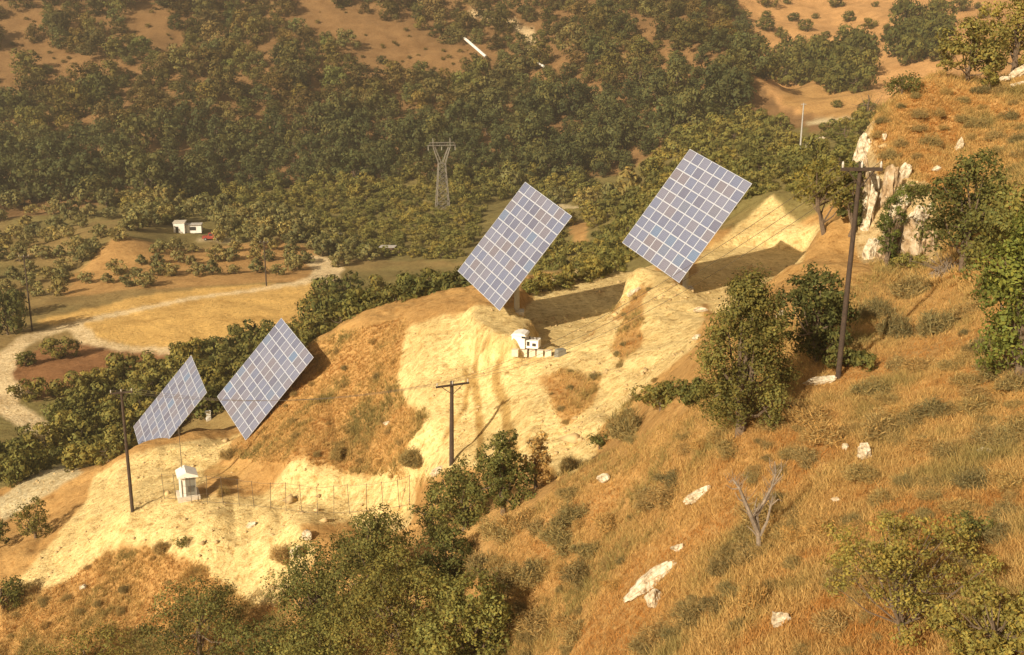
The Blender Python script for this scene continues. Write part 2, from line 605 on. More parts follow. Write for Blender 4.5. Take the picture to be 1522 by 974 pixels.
# ------------------------------------------------------------------ ground
gm, nd, lk = new_mat("dry_ground")
b = nd["Principled BSDF"]
b.inputs['Roughness'].default_value = 0.95
b.inputs['Specular IOR Level'].default_value = 0.1
at = nd.new("ShaderNodeAttribute")
at.attribute_name = 'tint'
n1 = noise(nd, lk, 0.16, 6, 0.65)
r1 = ramp(nd, [(0.32, (0.72, 0.68, 0.60)), (0.5, (1, 1, 1)), (0.68, (1.22, 1.24, 1.22))])
lk.new(n1.outputs[0], r1.inputs[0])
n2 = noise(nd, lk, 1.4, 8, 0.7)
r2 = ramp(nd, [(0.34, (0.55, 0.46, 0.34)), (0.46, (0.95, 0.92, 0.86)), (0.55, (1.05, 1.05, 1.03)), (0.68, (1.25, 1.27, 1.3))])
lk.new(n2.outputs[0], r2.inputs[0])
n3 = noise(nd, lk, 7.0, 6, 0.75)
r3 = ramp(nd, [(0.34, (0.55, 0.5, 0.42)), (0.5, (1, 1, 1)), (0.66, (1.2, 1.2, 1.2))])
lk.new(n3.outputs[0], r3.inputs[0])
c1 = mixc(nd, lk, at.outputs['Color'], r1.outputs[0], 0.8)
c2 = mixc(nd, lk, c1, r2.outputs[0], 0.75)
c3 = mixc(nd, lk, c2, r3.outputs[0], 0.6)
n4 = noise(nd, lk, 1.0, 7, 0.68, stretch=(2.6, 2.6, 0.35))
r4 = ramp(nd, [(0.34, (0.70, 0.58, 0.44)), (0.46, (1, .99, .97)), (0.62, (1.08, 1.09, 1.1))])
lk.new(n4.outputs[0], r4.inputs[0])
c4 = mixc(nd, lk, c3, r4.outputs[0], at.outputs['Alpha'])
lk.new(c4, b.inputs['Base Color'])
bp0 = nd.new("ShaderNodeBump")
bp0.inputs['Distance'].default_value = 0.2
lk.new(at.outputs['Alpha'], bp0.inputs['Strength'])
lk.new(n4.outputs[0], bp0.inputs['Height'])
bp = nd.new("ShaderNodeBump")
bp.inputs['Strength'].default_value = 0.9
bp.inputs['Distance'].default_value = 0.25
lk.new(n2.outputs[0], bp.inputs['Height'])
lk.new(bp0.outputs[0], bp.inputs['Normal'])
bp2 = nd.new("ShaderNodeBump")
bp2.inputs['Strength'].default_value = 0.7
bp2.inputs['Distance'].default_value = 0.06
lk.new(n3.outputs[0], bp2.inputs['Height'])
lk.new(bp.outputs[0], bp2.inputs['Normal'])
lk.new(bp2.outputs[0], b.inputs['Normal'])
ni, nj = GX.shape
idx = np.arange(ni * nj).reshape(ni, nj)
gf = np.stack([idx[:-1, :-1].ravel(), idx[1:, :-1].ravel(), idx[1:, 1:].ravel(), idx[:-1, 1:].ravel()], 1)
gme = np_mesh("hillside_ground", np.stack([GX.ravel(), GY.ravel(), GZ.ravel()], 1), gf, np.concatenate([base.reshape(-1, 3), yellowmask.reshape(-1, 1)], 1), smooth=True)
g = obj("hillside_ground", gme, gm)
tag(g, "dry grass hillsides, yellow cut soil and valley floor", "ground", kind='structure')

# ------------------------------------------------------------------ materials
M = {
    'bark': simple("bark", (0.13, 0.09, 0.055), 0.9, var=0.4, scale=9, bump=0.5),
    'greybark': simple("weathered_bark", (0.23, 0.18, 0.13), 0.9, var=0.45, scale=9, bump=0.5),
    'polewood': simple("pole_wood", (0.055, 0.035, 0.022), 0.85, var=0.4, scale=5),
    'pylonsteel': simple("dull_steel", (0.22, 0.20, 0.165), 0.6, 0.2, scale=4),
    'steel': simple("galvanised_steel", (0.40, 0.39, 0.36), 0.5, 0.3, scale=4),
    'paint': simple("white_paint", (0.80, 0.78, 0.72), 0.6, var=0.08, scale=2),
    'concrete': simple("concrete", (0.58, 0.52, 0.42), 0.9, var=0.2, scale=5, bump=0.2),
    'block': simple("pale_block", (0.66, 0.56, 0.42), 0.9, var=0.2, scale=5),
    'grey': simple("grey_door_paint", (0.19, 0.185, 0.155), 0.6, var=0.1),
    'dark': simple("dark_opening", (0.03, 0.027, 0.022), 0.8),
    'alu': simple("aluminium_frame", (0.50, 0.54, 0.62), 0.5, 0.2, var=0.05),
    'rail': simple("rusty_rail", (0.2, 0.13, 0.09), 0.7, 0.2, scale=3),
    'wire': simple("fence_wire", (0.12, 0.09, 0.06), 0.6, 0.3),
    'cable': simple("cable", (0.10, 0.075, 0.05), 0.7),
    'ceramic': simple("insulator", (0.45, 0.42, 0.36), 0.4),
    'redpaint': simple("red_paint", (0.30, 0.045, 0.03), 0.5, var=0.2),
    'rubber': simple("rubber", (0.02, 0.02, 0.02), 0.9),
    'glass': simple("dark_glass", (0.04, 0.05, 0.055), 0.15),
    'straw': simple("roof_sheet", (0.45, 0.42, 0.38), 0.7),
}


def leaf_mat(name, col, transl=0.25):
    mt, nd, lk = new_mat(name)
    b = nd["Principled BSDF"]
    b.inputs['Roughness'].default_value = 0.75
    b.inputs['Specular IOR Level'].default_value = 0.15
    at = nd.new("ShaderNodeAttribute")
    at.attribute_name = 'tint'
    oi = nd.new("ShaderNodeObjectInfo")
    r = ramp(nd, [(0.0, (0.62, 0.68, 0.72)), (0.35, (0.92, 0.98, 0.95)), (0.7, (1.02, 1, 1)), (1.0, (1.28, 1.17, 1.0))])
    lk.new(oi.outputs['Random'], r.inputs[0])
    c = mixc(nd, lk, at.outputs['Color'], col, 1.0)
    c = mixc(nd, lk, c, r.outputs[0], 1.0)
    lk.new(c, b.inputs['Base Color'])
    tr = nd.new("ShaderNodeBsdfTranslucent")
    lk.new(c, tr.inputs[0])
    mx = nd.new("ShaderNodeMixShader")
    mx.inputs[0].default_value = transl
    lk.new(b.outputs[0], mx.inputs[1])
    lk.new(tr.outputs[0], mx.inputs[2])
    lk.new(mx.outputs[0], nd["Material Output"].inputs[0])
    return mt


L = {
    'oak': leaf_mat("oak_leaves", (0.135, 0.132, 0.036)),
    'bright': leaf_mat("bright_leaves", (0.15, 0.17, 0.035)),
    'grey': leaf_mat("grey_leaves", (0.30, 0.225, 0.09)),
    'olive': leaf_mat("olive_leaves", (0.22, 0.20, 0.075)),
    'forest': leaf_mat("forest_leaves", (0.105, 0.112, 0.040)),
    'scrub': leaf_mat("scrub_leaves", (0.20, 0.185, 0.05)),
    'dry': leaf_mat("dry_shrub_twigs", (0.36, 0.25, 0.095)),
    'grass': leaf_mat("dry_grass_blades", (0.585, 0.36, 0.13), 0.35),
}


def leaf_quads(rng, centers, size, aspect=0.55, outward=None, out_w=0.6):
    """one small rhombic leaf spray per centre"""
    nn = len(centers)
    nrm = rng.normal(size=(nn, 3))
    nrm /= np.linalg.norm(nrm, axis=1, keepdims=True) + 1e-9
    if outward is not None:
        nrm = nrm * (1 - out_w) + outward * out_w
        nrm /= np.linalg.norm(nrm, axis=1, keepdims=True) + 1e-9
    t = np.cross(nrm, rng.normal(size=(nn, 3)))
    t /= np.linalg.norm(t, axis=1, keepdims=True) + 1e-9
    s = np.cross(nrm, t)
    sz = size * rng.uniform(0.55, 1.35, (nn, 1))
    v = np.empty((nn, 4, 3))
    v[:, 0] = centers - t * sz
    v[:, 1] = centers + s * sz * aspect + nrm * sz * 0.15
    v[:, 2] = centers + t * sz
    v[:, 3] = centers - s * sz * aspect + nrm * sz * 0.15
    f = np.arange(nn * 4).reshape(nn, 4)
    return v.reshape(-1, 3), f


def crown_mesh(name, rng, w, h, nleaf, leaf, z0=0.12, lobes=12, shape='round', hollow=0.55, out_w=.6, lobe_k=1.0):
    """leaf sprays gathered in uneven clumps; w = crown width, h = total height, base of crown at z0*h"""
    cs, rs = [], []
    zb = z0 * h
    ch = h - zb
    for k in range(lobes):
        u = (k + 0.5) / lobes
        z = zb + ch * (0.12 + 0.76 * u) if shape != 'low' else zb + ch * rng.uniform(.15, .6)
        if shape == 'cone':
            prof = 1.0 - 0.75 * u
        elif shape == 'column':
            prof = 0.85
        else:
            prof = math.sqrt(max(0.05, 1 - (1.7 * (u - 0.42)) ** 2))
        an = k * 2.4 + rng.uniform(-.6, .6)
        rad = w * .5 * prof * (rng.uniform(.3, .95))
        lr_ = lobe_k * w * (0.15 + 0.17 * rng.uniform()) * (0.6 + .5 * prof)
        cs.append((math.cos(an) * rad, math.sin(an) * rad, z))
        rs.append((lr_, lr_, lr_ * rng.uniform(.6, .95) * min(1.3, .55 + ch / w * .5)))
    cs, rs = np.array(cs), np.array(rs)
    wt = rs.prod(1) ** (2 / 3)
    which = rng.choice(len(cs), nleaf, p=wt / wt.sum())
    d = rng.normal(size=(nleaf, 3))
    d /= np.linalg.norm(d, axis=1, keepdims=True)
    rad = rng.uniform(hollow, 1.0, nleaf) ** 0.7
    # small clumps: pull leaves towards twig tips
    tips = 26
    tipd = rng.normal(size=(len(cs), tips, 3))
    tipd /= np.linalg.norm(tipd, axis=2, keepdims=True)
    tp = tipd[which, rng.integers(0, tips, nleaf)]
    d2 = tp + d * 0.33
    d2 /= np.linalg.norm(d2, axis=1, keepdims=True)
    c = cs[which] + rs[which] * d2 * (rad * rng.uniform(.8, 1.12, nleaf))[:, None]
    if shape == 'cone':
        c[:, 2] = np.minimum(c[:, 2], h)
    c[:, 2] = np.maximum(c[:, 2], 0.03)
    v, f = leaf_quads(rng, c, leaf, outward=d2, out_w=out_w)
    lobe_t = rng.uniform(.8, 1.2, len(cs))[which]
    spread = (.86, 1.18) if w == 10.0 else (.72, 1.32)
    tint = np.repeat(np.clip(lobe_t * rng.uniform(*spread, nleaf), .4, 1.7), 4)
    hue = np.repeat(rng.uniform(0, 1, nleaf), 4)
    tc = np.stack([tint * (0.92 + .28 * hue), tint, tint * (1.1 - .3 * hue)], 1)
    return np_mesh(name, v, f, tc), cs


def trunk_mesh(name, rng, h, cs, r0, lean=(0, 0), stems=1):
    mb = MB()
    for s in range(stems):
        x0 = Vector((rng.uniform(-.15, .15) * (stems > 1) * h * .4, rng.uniform(-.1, .1) * (stems > 1) * h * .4, -.3))
        pts = [x0]
        for k in range(1, 6):
            u = k / 5
            pts.append(Vector((x0.x + lean[0] * u + rng.uniform(-.04, .04) * h, x0.y + lean[1] * u + rng.uniform(-.04, .04) * h, h * .55 * u)))
        mb.tube(pts, [r0 * (1.25 - .75 * k / 5) for k in range(6)], 7)
        for c in cs[s::stems]:
            j = int(rng.integers(1, 5))
            a0 = pts[j]
            c = Vector(c)
            mid = a0.lerp(c, .5) + Vector((0, 0, -.05 * h))
            mb.tube([a0, mid, c], [r0 * .45, r0 * .3, r0 * .1], 5)
    return mb.mesh(name)


def twig_shrub(rng, n_, mat):
    """cushion of fine upright twigs, one metre wide and 0.6 m high"""
    nb = 9
    bc = rng.normal(size=(nb, 2)) * .17
    bs = rng.uniform(.55, 1.0, nb)
    q = rng.integers(0, nb, n_)
    an = rng.uniform(0, 2 * math.pi, n_)
    el = np.arccos(rng.uniform(.05, 1, n_))
    d = np.stack([np.sin(el) * np.cos(an), np.sin(el) * np.sin(an), np.cos(el)], 1)
    ln = rng.uniform(.6, 1.08, n_) * bs[q]
    base_ = np.concatenate([bc[q] * .8, np.zeros((n_, 1))], 1)
    tip = base_ + d * ln[:, None] * np.array([.34, .34, .56])
    tip = base_ + (tip - base_) * (rng.uniform(.35, 1.0, (n_, 1)) ** .6)
    st = tip - (d + rng.normal(size=(n_, 3)) * .55) * rng.uniform(.05, .12, (n_, 1))
    st[:, 2] = np.maximum(st[:, 2], 0)
    sd = np.cross(d, rng.normal(size=(n_, 3)))
    sd /= np.linalg.norm(sd, axis=1, keepdims=True) + 1e-9
    wd = rng.uniform(.004, .009, (n_, 1))
    v = np.empty((n_, 4, 3))
    mid = st + (tip - st) * .55
    v[:, 0], v[:, 1], v[:, 2], v[:, 3] = st, mid + sd * wd, tip, mid - sd * wd
    t = np.repeat(rng.uniform(.65, 1.35, n_), 4)
    hue = np.repeat(rng.uniform(0, 1, n_), 4)
    me = np_mesh("twigs", v.reshape(-1, 3), np.arange(n_ * 4).reshape(-1, 4), np.stack([t * (.9 + .25 * hue), t, t * (1.1 - .25 * hue)], 1))
    me.materials.append(L[mat])
    return me, None


RNG = np.random.default_rng(11)


def px_per_m(p):
    return F / (p.y * cp - p.z * sp)


def make_tree(name, label, cat, px, py, wpx, hpx, leaves, leaf=0.11, mat='oak', shape='round', lobes=12, z0=.12, group=None, lean=(0, 0), stems=1, hollow=.5, rmin=3, rmax=1e9, r0=None, bark='bark', dx=0.0, p=None, lobe_k=1.0):
    p = p or hit(px, py, rmin, rmax)
    s = px_per_m(p)
    w, h = wpx / s, hpx / s
    rng = np.random.default_rng(abs(hash((int(px * 10), int(py * 10), int(wpx)))) % (2 ** 31))
    if shape == 'low' and mat in ('dry', 'grey'):
        me = twig_shrub(rng, 5200, mat)[0]
        o = obj(name, me, None)
        o.location = (p.x, p.y, p.z - .05)
        o.scale = (w, w, h / .6)
        return tag(o, label, cat, group)
    me, cs = crown_mesh("crown", rng, w, h, leaves, leaf, z0, lobes, shape, hollow, .6, lobe_k)
    root = empty(name, (p.x, p.y, p.z - 0.05))
    obj("crown", me, L[mat], root)
    obj("trunk", trunk_mesh("trunk", rng, h, cs, r0 or 0.028 * h, lean, stems), M[bark], root)
    if dx:
        root.children[0].location.x = dx
    tag(root, label, cat, group)
    return root
# ------------------------------------------------------------------ solar trackers
cm, nd, lk = new_mat("solar_cells")
b = nd["Principled BSDF"]
b.inputs['Roughness'].default_value = 0.28
oi = nd.new("ShaderNodeObjectInfo")
r = ramp(nd, [(0.0, (0.115, 0.12, 0.17)), (0.3, (0.13, 0.15, 0.225)), (0.65, (0.155, 0.165, 0.225)), (0.88, (0.15, 0.14, 0.165)), (1.0, (0.115, 0.165, 0.26))])
lk.new(oi.outputs['Random'], r.inputs[0])
br = nd.new("ShaderNodeTexBrick")
br.offset = 0.0
br.inputs['Scale'].default_value = 1.0
br.inputs['Brick Width'].default_value = 0.155
br.inputs['Row Height'].default_value = 0.155
br.inputs['Mortar Size'].default_value = 0.006
br.inputs['Color1'].default_value = (1, 1, 1, 1)
br.inputs['Color2'].default_value = (0.9, 0.9, 0.92, 1)
br.inputs['Mortar'].default_value = (1.6, 1.6, 1.6, 1)
tc = nd.new("ShaderNodeTexCoord")
lk.new(tc.outputs['Object'], br.inputs['Vector'])
lk.new(mixc(nd, lk, r.outputs[0], br.outputs[0], 1.0), b.inputs['Base Color'])
M['cells'] = cm

SW, SL = 8.0, 9.96
TRK = [  # azimuth, tilt, twist of the array plane; centre; label
    ((47.53, -30.97, -19.01), (14.61, 90.58, -13.25), "highest grey solar tracker, standing on the upper yellow terrace beside the cut bank"),
    ((50.0, -33.93, -18.2), (0.07, 91.86, -16.07), "second highest solar tracker, at the mound edge with its shadow on the levelled terrace"),
    ((44.91, -36.7, -19.67), (-23.51, 97.72, -29.85), "larger of the two lower solar trackers, tilted against the orange grassy flank"),
    ((53.24, -37.23, -17.19), (-35.26, 105.12, -35.6), "lowest solar tracker, seen most edge-on, half sunk behind the lower bench"),
]
mod_mb = MB()
mw, ml = SW / 8, SL / 10
mod_mb.box((0, 0, 0), (mw - 0.015, ml - 0.015, 0.045), mi=1)
mod_mb.box((0, 0, 0.022), (mw - 0.09, ml - 0.09, 0.012), mi=0)
mod_me = mod_mb.mesh("solar_module")
mod_me.materials.append(M['cells'])
mod_me.materials.append(M['alu'])
for (az, el, tw), C, lab in TRK:
    az, el, tw = R(az), R(el), R(tw)
    nrm = Vector((math.sin(az) * math.cos(el), math.cos(az) * math.cos(el), math.sin(el)))
    hh = Vector((math.cos(az), -math.sin(az), 0))
    vv = hh.cross(nrm)
    if vv.z < 0:
        vv = -vv
    s_ = hh * math.cos(tw) + vv * math.sin(tw)
    l_ = -hh * math.sin(tw) + vv * math.cos(tw)
    out = -nrm
    C = Vector(C)
    foot = C + nrm * 0.55
    gz = ground(foot.x, foot.y)
    base_z = min(gz, C.z - 4.2)
    root = empty("solar_tracker", (foot.x, foot.y, gz))
    tag(root, lab, "solar tracker", "solar trackers on the cut hillside")
    inv = Vector((foot.x, foot.y, gz))
    q = Matrix((s_, l_, out)).transposed()
    if q.determinant() < 0:
        q = Matrix((-s_, l_, out)).transposed()
    for i in range(8):
        for j in range(10):
            o = bpy.data.objects.new("solar_module", mod_me)
            COL.objects.link(o)
            o.parent = root
            loc = C + s_ * ((i - 3.5) * mw) + l_ * ((j - 4.5) * ml) - inv
            o.matrix_local = Matrix.Translation(loc) @ q.to_4x4()
    fr = MB()
    for j in range(5):
        fr.box(C - out * 0.10 + l_ * ((j - 2) * 2.0) - inv, (SW - .3, 0.09, 0.10), q)
    for i in (-2.2, 2.2):
        fr.box(C - out * 0.24 + s_ * i - inv, (0.14, SL - 1.0, 0.16), q)
    fr.build("support_frame", M['steel'], root)
    tb = MB()
    tb.box(C - out * 0.42 - inv, (5.0, 0.24, 0.24), q)
    tb.build("torque_beam", M['rail'], root)
    pm = MB()
    pm.tube([(0, 0, min(-0.5, base_z - gz)), (0, 0, C.z - gz - .55)], [0.26, 0.22], 14)
    pm.build("post", M['steel'], root)
    hd = MB()
    hd.box((0, 0, C.z - gz - .4), (0.5, 0.5, 0.5), q)
    hd.build("drive_head", M['rail'], root)
    fd = MB()
    fd.box((0, 0, 0.0), (1.3, 1.3, 0.35))
    fd.build("foundation", M['concrete'], root)
    ring = MB()
    pts = []
    c0 = C - out * 0.5 - l_ * 0.4
    for k in range(15):
        an = math.pi * (k / 14)
        pts.append(c0 - out * (1.9 * math.sin(an)) + l_ * (2.4 * math.cos(an)) - inv)
    ring.tube(pts, 0.07, 6)
    ring.build("tilt_arc", M['rail'], root)

# little white box behind the lowest tracker
def cabinet_box(px, py, wpx, hpx, label, depth=.5, rmin=60, rz=.5):
    p = hit(px, py, rmin)
    s = px_per_m(p)
    w, h = wpx / s, hpx / s
    root = empty("junction_box", p, rz)
    m_ = MB()
    m_.box((0, 0, h * .55), (w, w * depth, h * .9))
    m_.build("body", M['paint'], root)
    m_ = MB()
    m_.box((0, 0, h * 1.02), (w * 1.15, w * depth * 1.2, h * .08))
    m_.build("lid", M['paint'], root)
    m_ = MB()
    m_.box((0, 0, -.05), (w * .9, w * depth, h * .4))
    m_.build("plinth", M['concrete'], root)
    tag(root, label, "junction box")


cabinet_box(310, 625, 7, 14, "small white box standing between the two lower solar trackers")

# ------------------------------------------------------------------ white kiosk on the lower bench
p = hit(280, 738, 60)
s = px_per_m(p)
root = empty("inverter_kiosk", p, R(22))
tag(root, "white kiosk with pitched roof and grey louvred door on the lower bench beside the fence", "kiosk")
m_ = MB()
m_.box((0, 0, 0.05), (1.75, 1.9, 0.5))
m_.build("plinth", M['concrete'], root)
m_ = MB()
m_.box((0, 0, 1.15), (1.25, 1.35, 1.75))
body = m_.build("wall", M['paint'], root)
m_ = MB()
prof = [(-.82, 2.0), (.82, 1.95), (.82, 2.07), (-.1, 2.46), (-.82, 2.12)]
m_.prism(prof, -.95, .9)
m_.build("roof", M['paint'], root)
m_ = MB()
m_.box((.2, -.69, 1.1), (.72, .05, 1.5))
dr = m_.build("door", M['grey'], root)
m_ = MB()
m_.box((.46, -.73, 1.1), (.05, .05, .14))
m_.build("handle", M['dark'], dr)
m_ = MB()
for x, z, w_, h_ in ((-.2, 1.1, .05, 1.62), (.6, 1.1, .05, 1.62), (.2, 1.9, .85, .05)):
    m_.box((x, -.7, z), (w_, .06, h_))
m_.build("door_frame", M['steel'], root)
m_ = MB()
for k_ in range(6):
    m_.box((.2, -.722, .7 + k_ * .09), (.5, .02, .04))
m_.build("louvres", M['dark'], dr)
m_ = MB()
m_.tube([(-.5, -.7, .2), (-.5, -.7, 1.7), (-.5, -.5, 2.0)], .03, 6)
m_.build("conduit", M['cable'], root)
m_ = MB()
m_.box((.64, .1, 1.25), (.04, .7, .9))
m_.build("vent", M['grey'], root)
m_ = MB()
m_.tube([(-.3, .5, 2.3), (-.3, .5, 6.0)], .03, 6)
m_.build("mast", M['cable'], root)

# ------------------------------------------------------------------ white transformer on the terrace with its block wall
p = hit(779, 515, 60)
root = empty("transformer_cabinet", p, R(-14))
tag(root, "white transformer housing with dark openings on the terrace below the second highest solar tracker", "cabinet")
m_ = MB()
m_.box((-.35, 0, .75), (1.1, 1.3, 1.6))
m_.build("body", M['paint'], root)
m_ = MB()
m_.prism([(-1.0, 1.52), (.32, 1.52), (.2, 1.72), (-.15, 1.86), (-.7, 1.8)], -.75, .75)
m_.build("roof", M['paint'], root)
m_ = MB()
m_.box((.75, 0.1, .45), (1.1, 1.1, .95))
sd = m_.build("switch_housing", M['paint'], root)
for x, z, w, h in ((.45, .55, .22, .5), (.95, .45, .3, .35)):
    m_ = MB()
    m_.box((x, -.47, z), (w, .06, h))
    m_.build("opening", M['dark'], sd)
for x, z in ((.45, 1.15), (.75, 1.05), (1.05, 1.0)):
    m_ = MB()
    m_.tube([(x, .1, .9), (x, .1, z + .15)], [.09, .06], 8)
    m_.build("bushing", M['cable'], root)
m_ = MB()
m_.box((.1, -.67, 1.35), (.32, .05, .22))
m_.build("window", M['glass'], root)
root.scale = (.95, .95, .66)
for k, px in enumerate((766, 779, 791, 803, 815)):
    q = hit(px, 528 + k * .4, 60)
    m_ = MB()
    m_.box((0, 0, .2), (.5, .45, .55))
    o = m_.build("concrete_block", M['block'], None)
    o.location = q
    o.rotation_euler = (0, 0, R(-12 + 5 * (k % 3)))
    tag(o, "pale concrete block in the low row in front of the white transformer housing", "block", "row of blocks before the transformer")
for px, py, w, h, lab in ((833, 529, .8, .55, "lone grey block on the bare yellow terrace, apart from the row of blocks"),):
    q = hit(px, py, 60)
    m_ = MB()
    m_.box((0, 0, h / 2 - .1), (w, .6, h + .2), taper=.85)
    o = m_.build("concrete_block", M['grey'], None)
    o.location = q
    o.rotation_euler = (0, 0, .5)
    tag(o, lab, "block")

# ------------------------------------------------------------------ poles and lines
TOPS = {}


def utility_pole(key, px, py, hpx, label, rad=.13, arm=2.2, arm_rz=.2, lean=0.0, rmin=3, mat='polewood', arms=1, group="wooden power poles on the slope"):
    p = hit(px, py, rmin)
    h = hpx / px_per_m(p) / math.cos(.2)
    root = empty("utility_pole", (p.x, p.y, p.z), arm_rz)
    tag(root, label, "power pole", group)
    m_ = MB()
    lx = lean * h
    m_.tube([(0, 0, -.6), (lx * .5, 0, h * .5), (lx, 0, h)], [rad * 1.15, rad, rad * .8], 10)
    m_.build("shaft", M[mat], root)
    tops = []
    for a_ in range(arms):
        z = h - .25 - a_ * .7
        m_ = MB()
        m_.box((lx, -.12, z), (arm, .11, .13))
        am = m_.build("crossarm", M[mat], root)
        for x in (-.46, 0.0, .46):
            m_ = MB()
            m_.tube([(lx + x * arm, -.12, z + .06), (lx + x * arm, -.12, z + .2), (lx + x * arm, -.12, z + .3)], [.035, .05, .02], 8)
            m_.build("insulator", M['ceramic'], am)
            tops.append(Vector((lx + x * arm, -.12, z + .3)))
        m_ = MB()
        m_.tube([(lx + .35 * arm, -.1, z), (lx, -.1, z - .7)], .025, 5)
        m_.tube([(lx - .35 * arm, -.1, z), (lx, -.1, z - .7)], .025, 5)
        m_.build("brace", M[mat], am)
    mt = Matrix.Translation(p) @ Matrix.Rotation(arm_rz, 4, 'Z')
    TOPS[key] = [mt @ t for t in tops]
    return root


utility_pole('right', 1245, 562, 312, "tall dark wooden power pole on the near grassy slope beside the cliff", rad=.098, arm=1.6, arm_rz=.05, lean=0.03)
utility_pole('mid', 671, 690, 126, "shorter dark power pole with a wide crossarm in front of the yellow dirt track", rad=.15, arm=2.5, arm_rz=.45, lean=0.02, rmin=50)
utility_pole('left', 197, 760, 186, "slim dark power pole on the lower bench, in front of the lowest solar tracker", rad=.13, arm=1.7, arm_rz=.3, rmin=50)
utility_pole('valley', 48, 492, 112, "thin dark pole at the bend of the pale valley road", rad=.12, arm=1.6, rmin=100, group="power poles in the valley")
utility_pole('field', 396, 425, 66, "thin dark pole at the far edge of the golden stubble field", rad=.13, arm=1.6, rmin=100, group="power poles in the valley")


def sag_line(a_, b_, sag, n=24):
    return [a_.lerp(b_, k / n) - Vector((0, 0, sag * 4 * (k / n) * (1 - k / n))) for k in range(n + 1)]


for ka, kb, sag, lab in (('left', 'mid', 1.1, "thin power cable between the slim bench pole and the pole by the dirt track"),
                         ('mid', 'right', 1.3, "thin power cable strung from the pole by the dirt track to the tall near pole")):
    for i in range(3):
        m_ = MB()
        m_.tube(sag_line(TOPS[ka][i], TOPS[kb][i], sag + .1 * i), .011, 4)
        o = m_.build("power_cable", M['cable'], None)
        tag(o, lab, "power cable", "cables " + ("on the left span" if ka == 'left' else "on the right span"))

p = hit(1187, 250, 100)
h = 92 / px_per_m(p) / .97
root = empty("metal_mast", p)
tag(root, "pale slender metal mast rising from the green scrub behind the highest solar tracker", "mast")
m_ = MB()
m_.tube([(0, 0, -.5), (.15, 0, h)], [.2, .1], 10)
m_.build("shaft", M['steel'], root)
m_ = MB()
m_.box((.15, 0, h - .2), (.9, .1, .1))
m_.build("crossarm", M['steel'], root)

# lattice pylon on the valley floor
p = hit(658, 314, 200)
ph = 106 / px_per_m(p) / .99
root = empty("lattice_pylon", p, R(12))
tag(root, "grey steel lattice pylon with a forked head standing on the valley floor before the wood", "pylon")
hw = lambda z: 1.9 * (1 - z / (ph * .66)) + .95 * (z / (ph * .66))
zs = [0, ph * .12, ph * .23, ph * .33, ph * .42, ph * .50, ph * .58, ph * .66]
m_ = MB()
for sx in (-1, 1):
    for sy in (-1, 1):
        m_.tube([(sx * hw(z), sy * hw(z), z - (.8 if z == 0 else 0)) for z in zs], .11, 4)
m_.build("legs", M['pylonsteel'], root).name = "tower_body"
m_ = MB()
for z0, z1 in zip(zs[:-1], zs[1:]):
    a0, a1 = hw(z0), hw(z1)
    for (x0, y0, x1, y1) in ((-1, -1, 1, -1), (1, -1, 1, 1), (1, 1, -1, 1), (-1, 1, -1, -1)):
        m_.tube([(x0 * a0, y0 * a0, z0), (x1 * a1, y1 * a1, z1)], .06, 4)
        m_.tube([(x1 * a0, y1 * a0, z0), (x0 * a1, y0 * a1, z1)], .06, 4)
        m_.tube([(x0 * a1, y0 * a1, z1), (x1 * a1, y1 * a1, z1)], .06, 4)
m_.build("bracing", M['pylonsteel'], root)
for sg in (-1, 1):
    m_ = MB()
    for sy in (-1, 1):
        m_.tube([(sg * .95, sy * .8, ph * .66), (sg * 2.4, sy * .4, ph * .88), (sg * 2.4, sy * .15, ph)], .1, 4)
        m_.tube([(sg * .1, sy * .8, ph * .66), (sg * 1.9, sy * .4, ph * .88)], .09, 4)
    for k in range(5):
        t_ = k / 4
        m_.tube([(sg * (.95 + 1.45 * t_), .8 - .4 * t_, ph * (.66 + .22 * t_)), (sg * (.1 + 1.8 * t_), -.8 + .4 * t_, ph * (.66 + .22 * t_))], .05, 4)
    m_.build("fork_arm", M['pylonsteel'], root)
m_ = MB()
for sy in (-.35, .35):
    m_.tube([(-4.0, sy, ph * .9), (4.0, sy, ph * .9)], .1, 4)
    m_.tube([(-3.4, sy, ph * .94), (3.4, sy, ph * .94)], .08, 4)
for k in range(16):
    x = -3.6 + 7.2 * k / 15
    m_.tube([(x, -.35, ph * .9), (x + .24, .35, ph * .94)], .05, 4)
m_.build("crossbeam", M['pylonsteel'], root)
for x in (-3.8, 0, 3.8):
    m_ = MB()
    m_.tube([(x, 0, ph * .9), (x, 0, ph * .9 - 1.3)], .09, 6)
    m_.build("insulator", M['ceramic'], root)

# wire fence along the lip of the lower bench
pts = [hit(px, py, 55) for px, py in ((245, 742), (262, 744), (285, 748), (308, 749), (332, 750), (356, 752), (378, 754), (402, 757), (425, 760), (449, 764), (472, 765), (496, 765), (520, 764), (545, 762), (570, 759), (594, 756), (608, 752))]
root = empty("wire_fence", pts[0])
tag(root, "thin wire mesh fence on slender posts along the lip of the lower bench", "fence")
tops = []
o0 = pts[0]
rr = random.Random(4)
for q in pts:
    hgt = 2.35 + rr.uniform(-.15, .15)
    lx = rr.uniform(-.14, .14)
    m_ = MB()
    m_.tube([q - o0 - Vector((0, 0, .4)), q - o0 + Vector((lx, 0, hgt))], .022, 6)
    m_.build("post", M['wire'], root)
    tops.append((q - o0, q - o0 + Vector((lx, 0, hgt))))
for fz, rad in ((.08, .016), (.36, .008), (.64, .008), (.97, .016)):
    m_ = MB()
    line = []
    for (a_, b_), (c_, d_) in zip(tops[:-1], tops[1:]):
        u0, u1 = a_.lerp(b_, fz), c_.lerp(d_, fz)
        line += [u0, u0.lerp(u1, .5) - Vector((0, 0, .06))]
    line.append(tops[-1][0].lerp(tops[-1][1], fz))
    m_.tube(line, rad, 4)
    m_.build("wire", M['wire'], root)

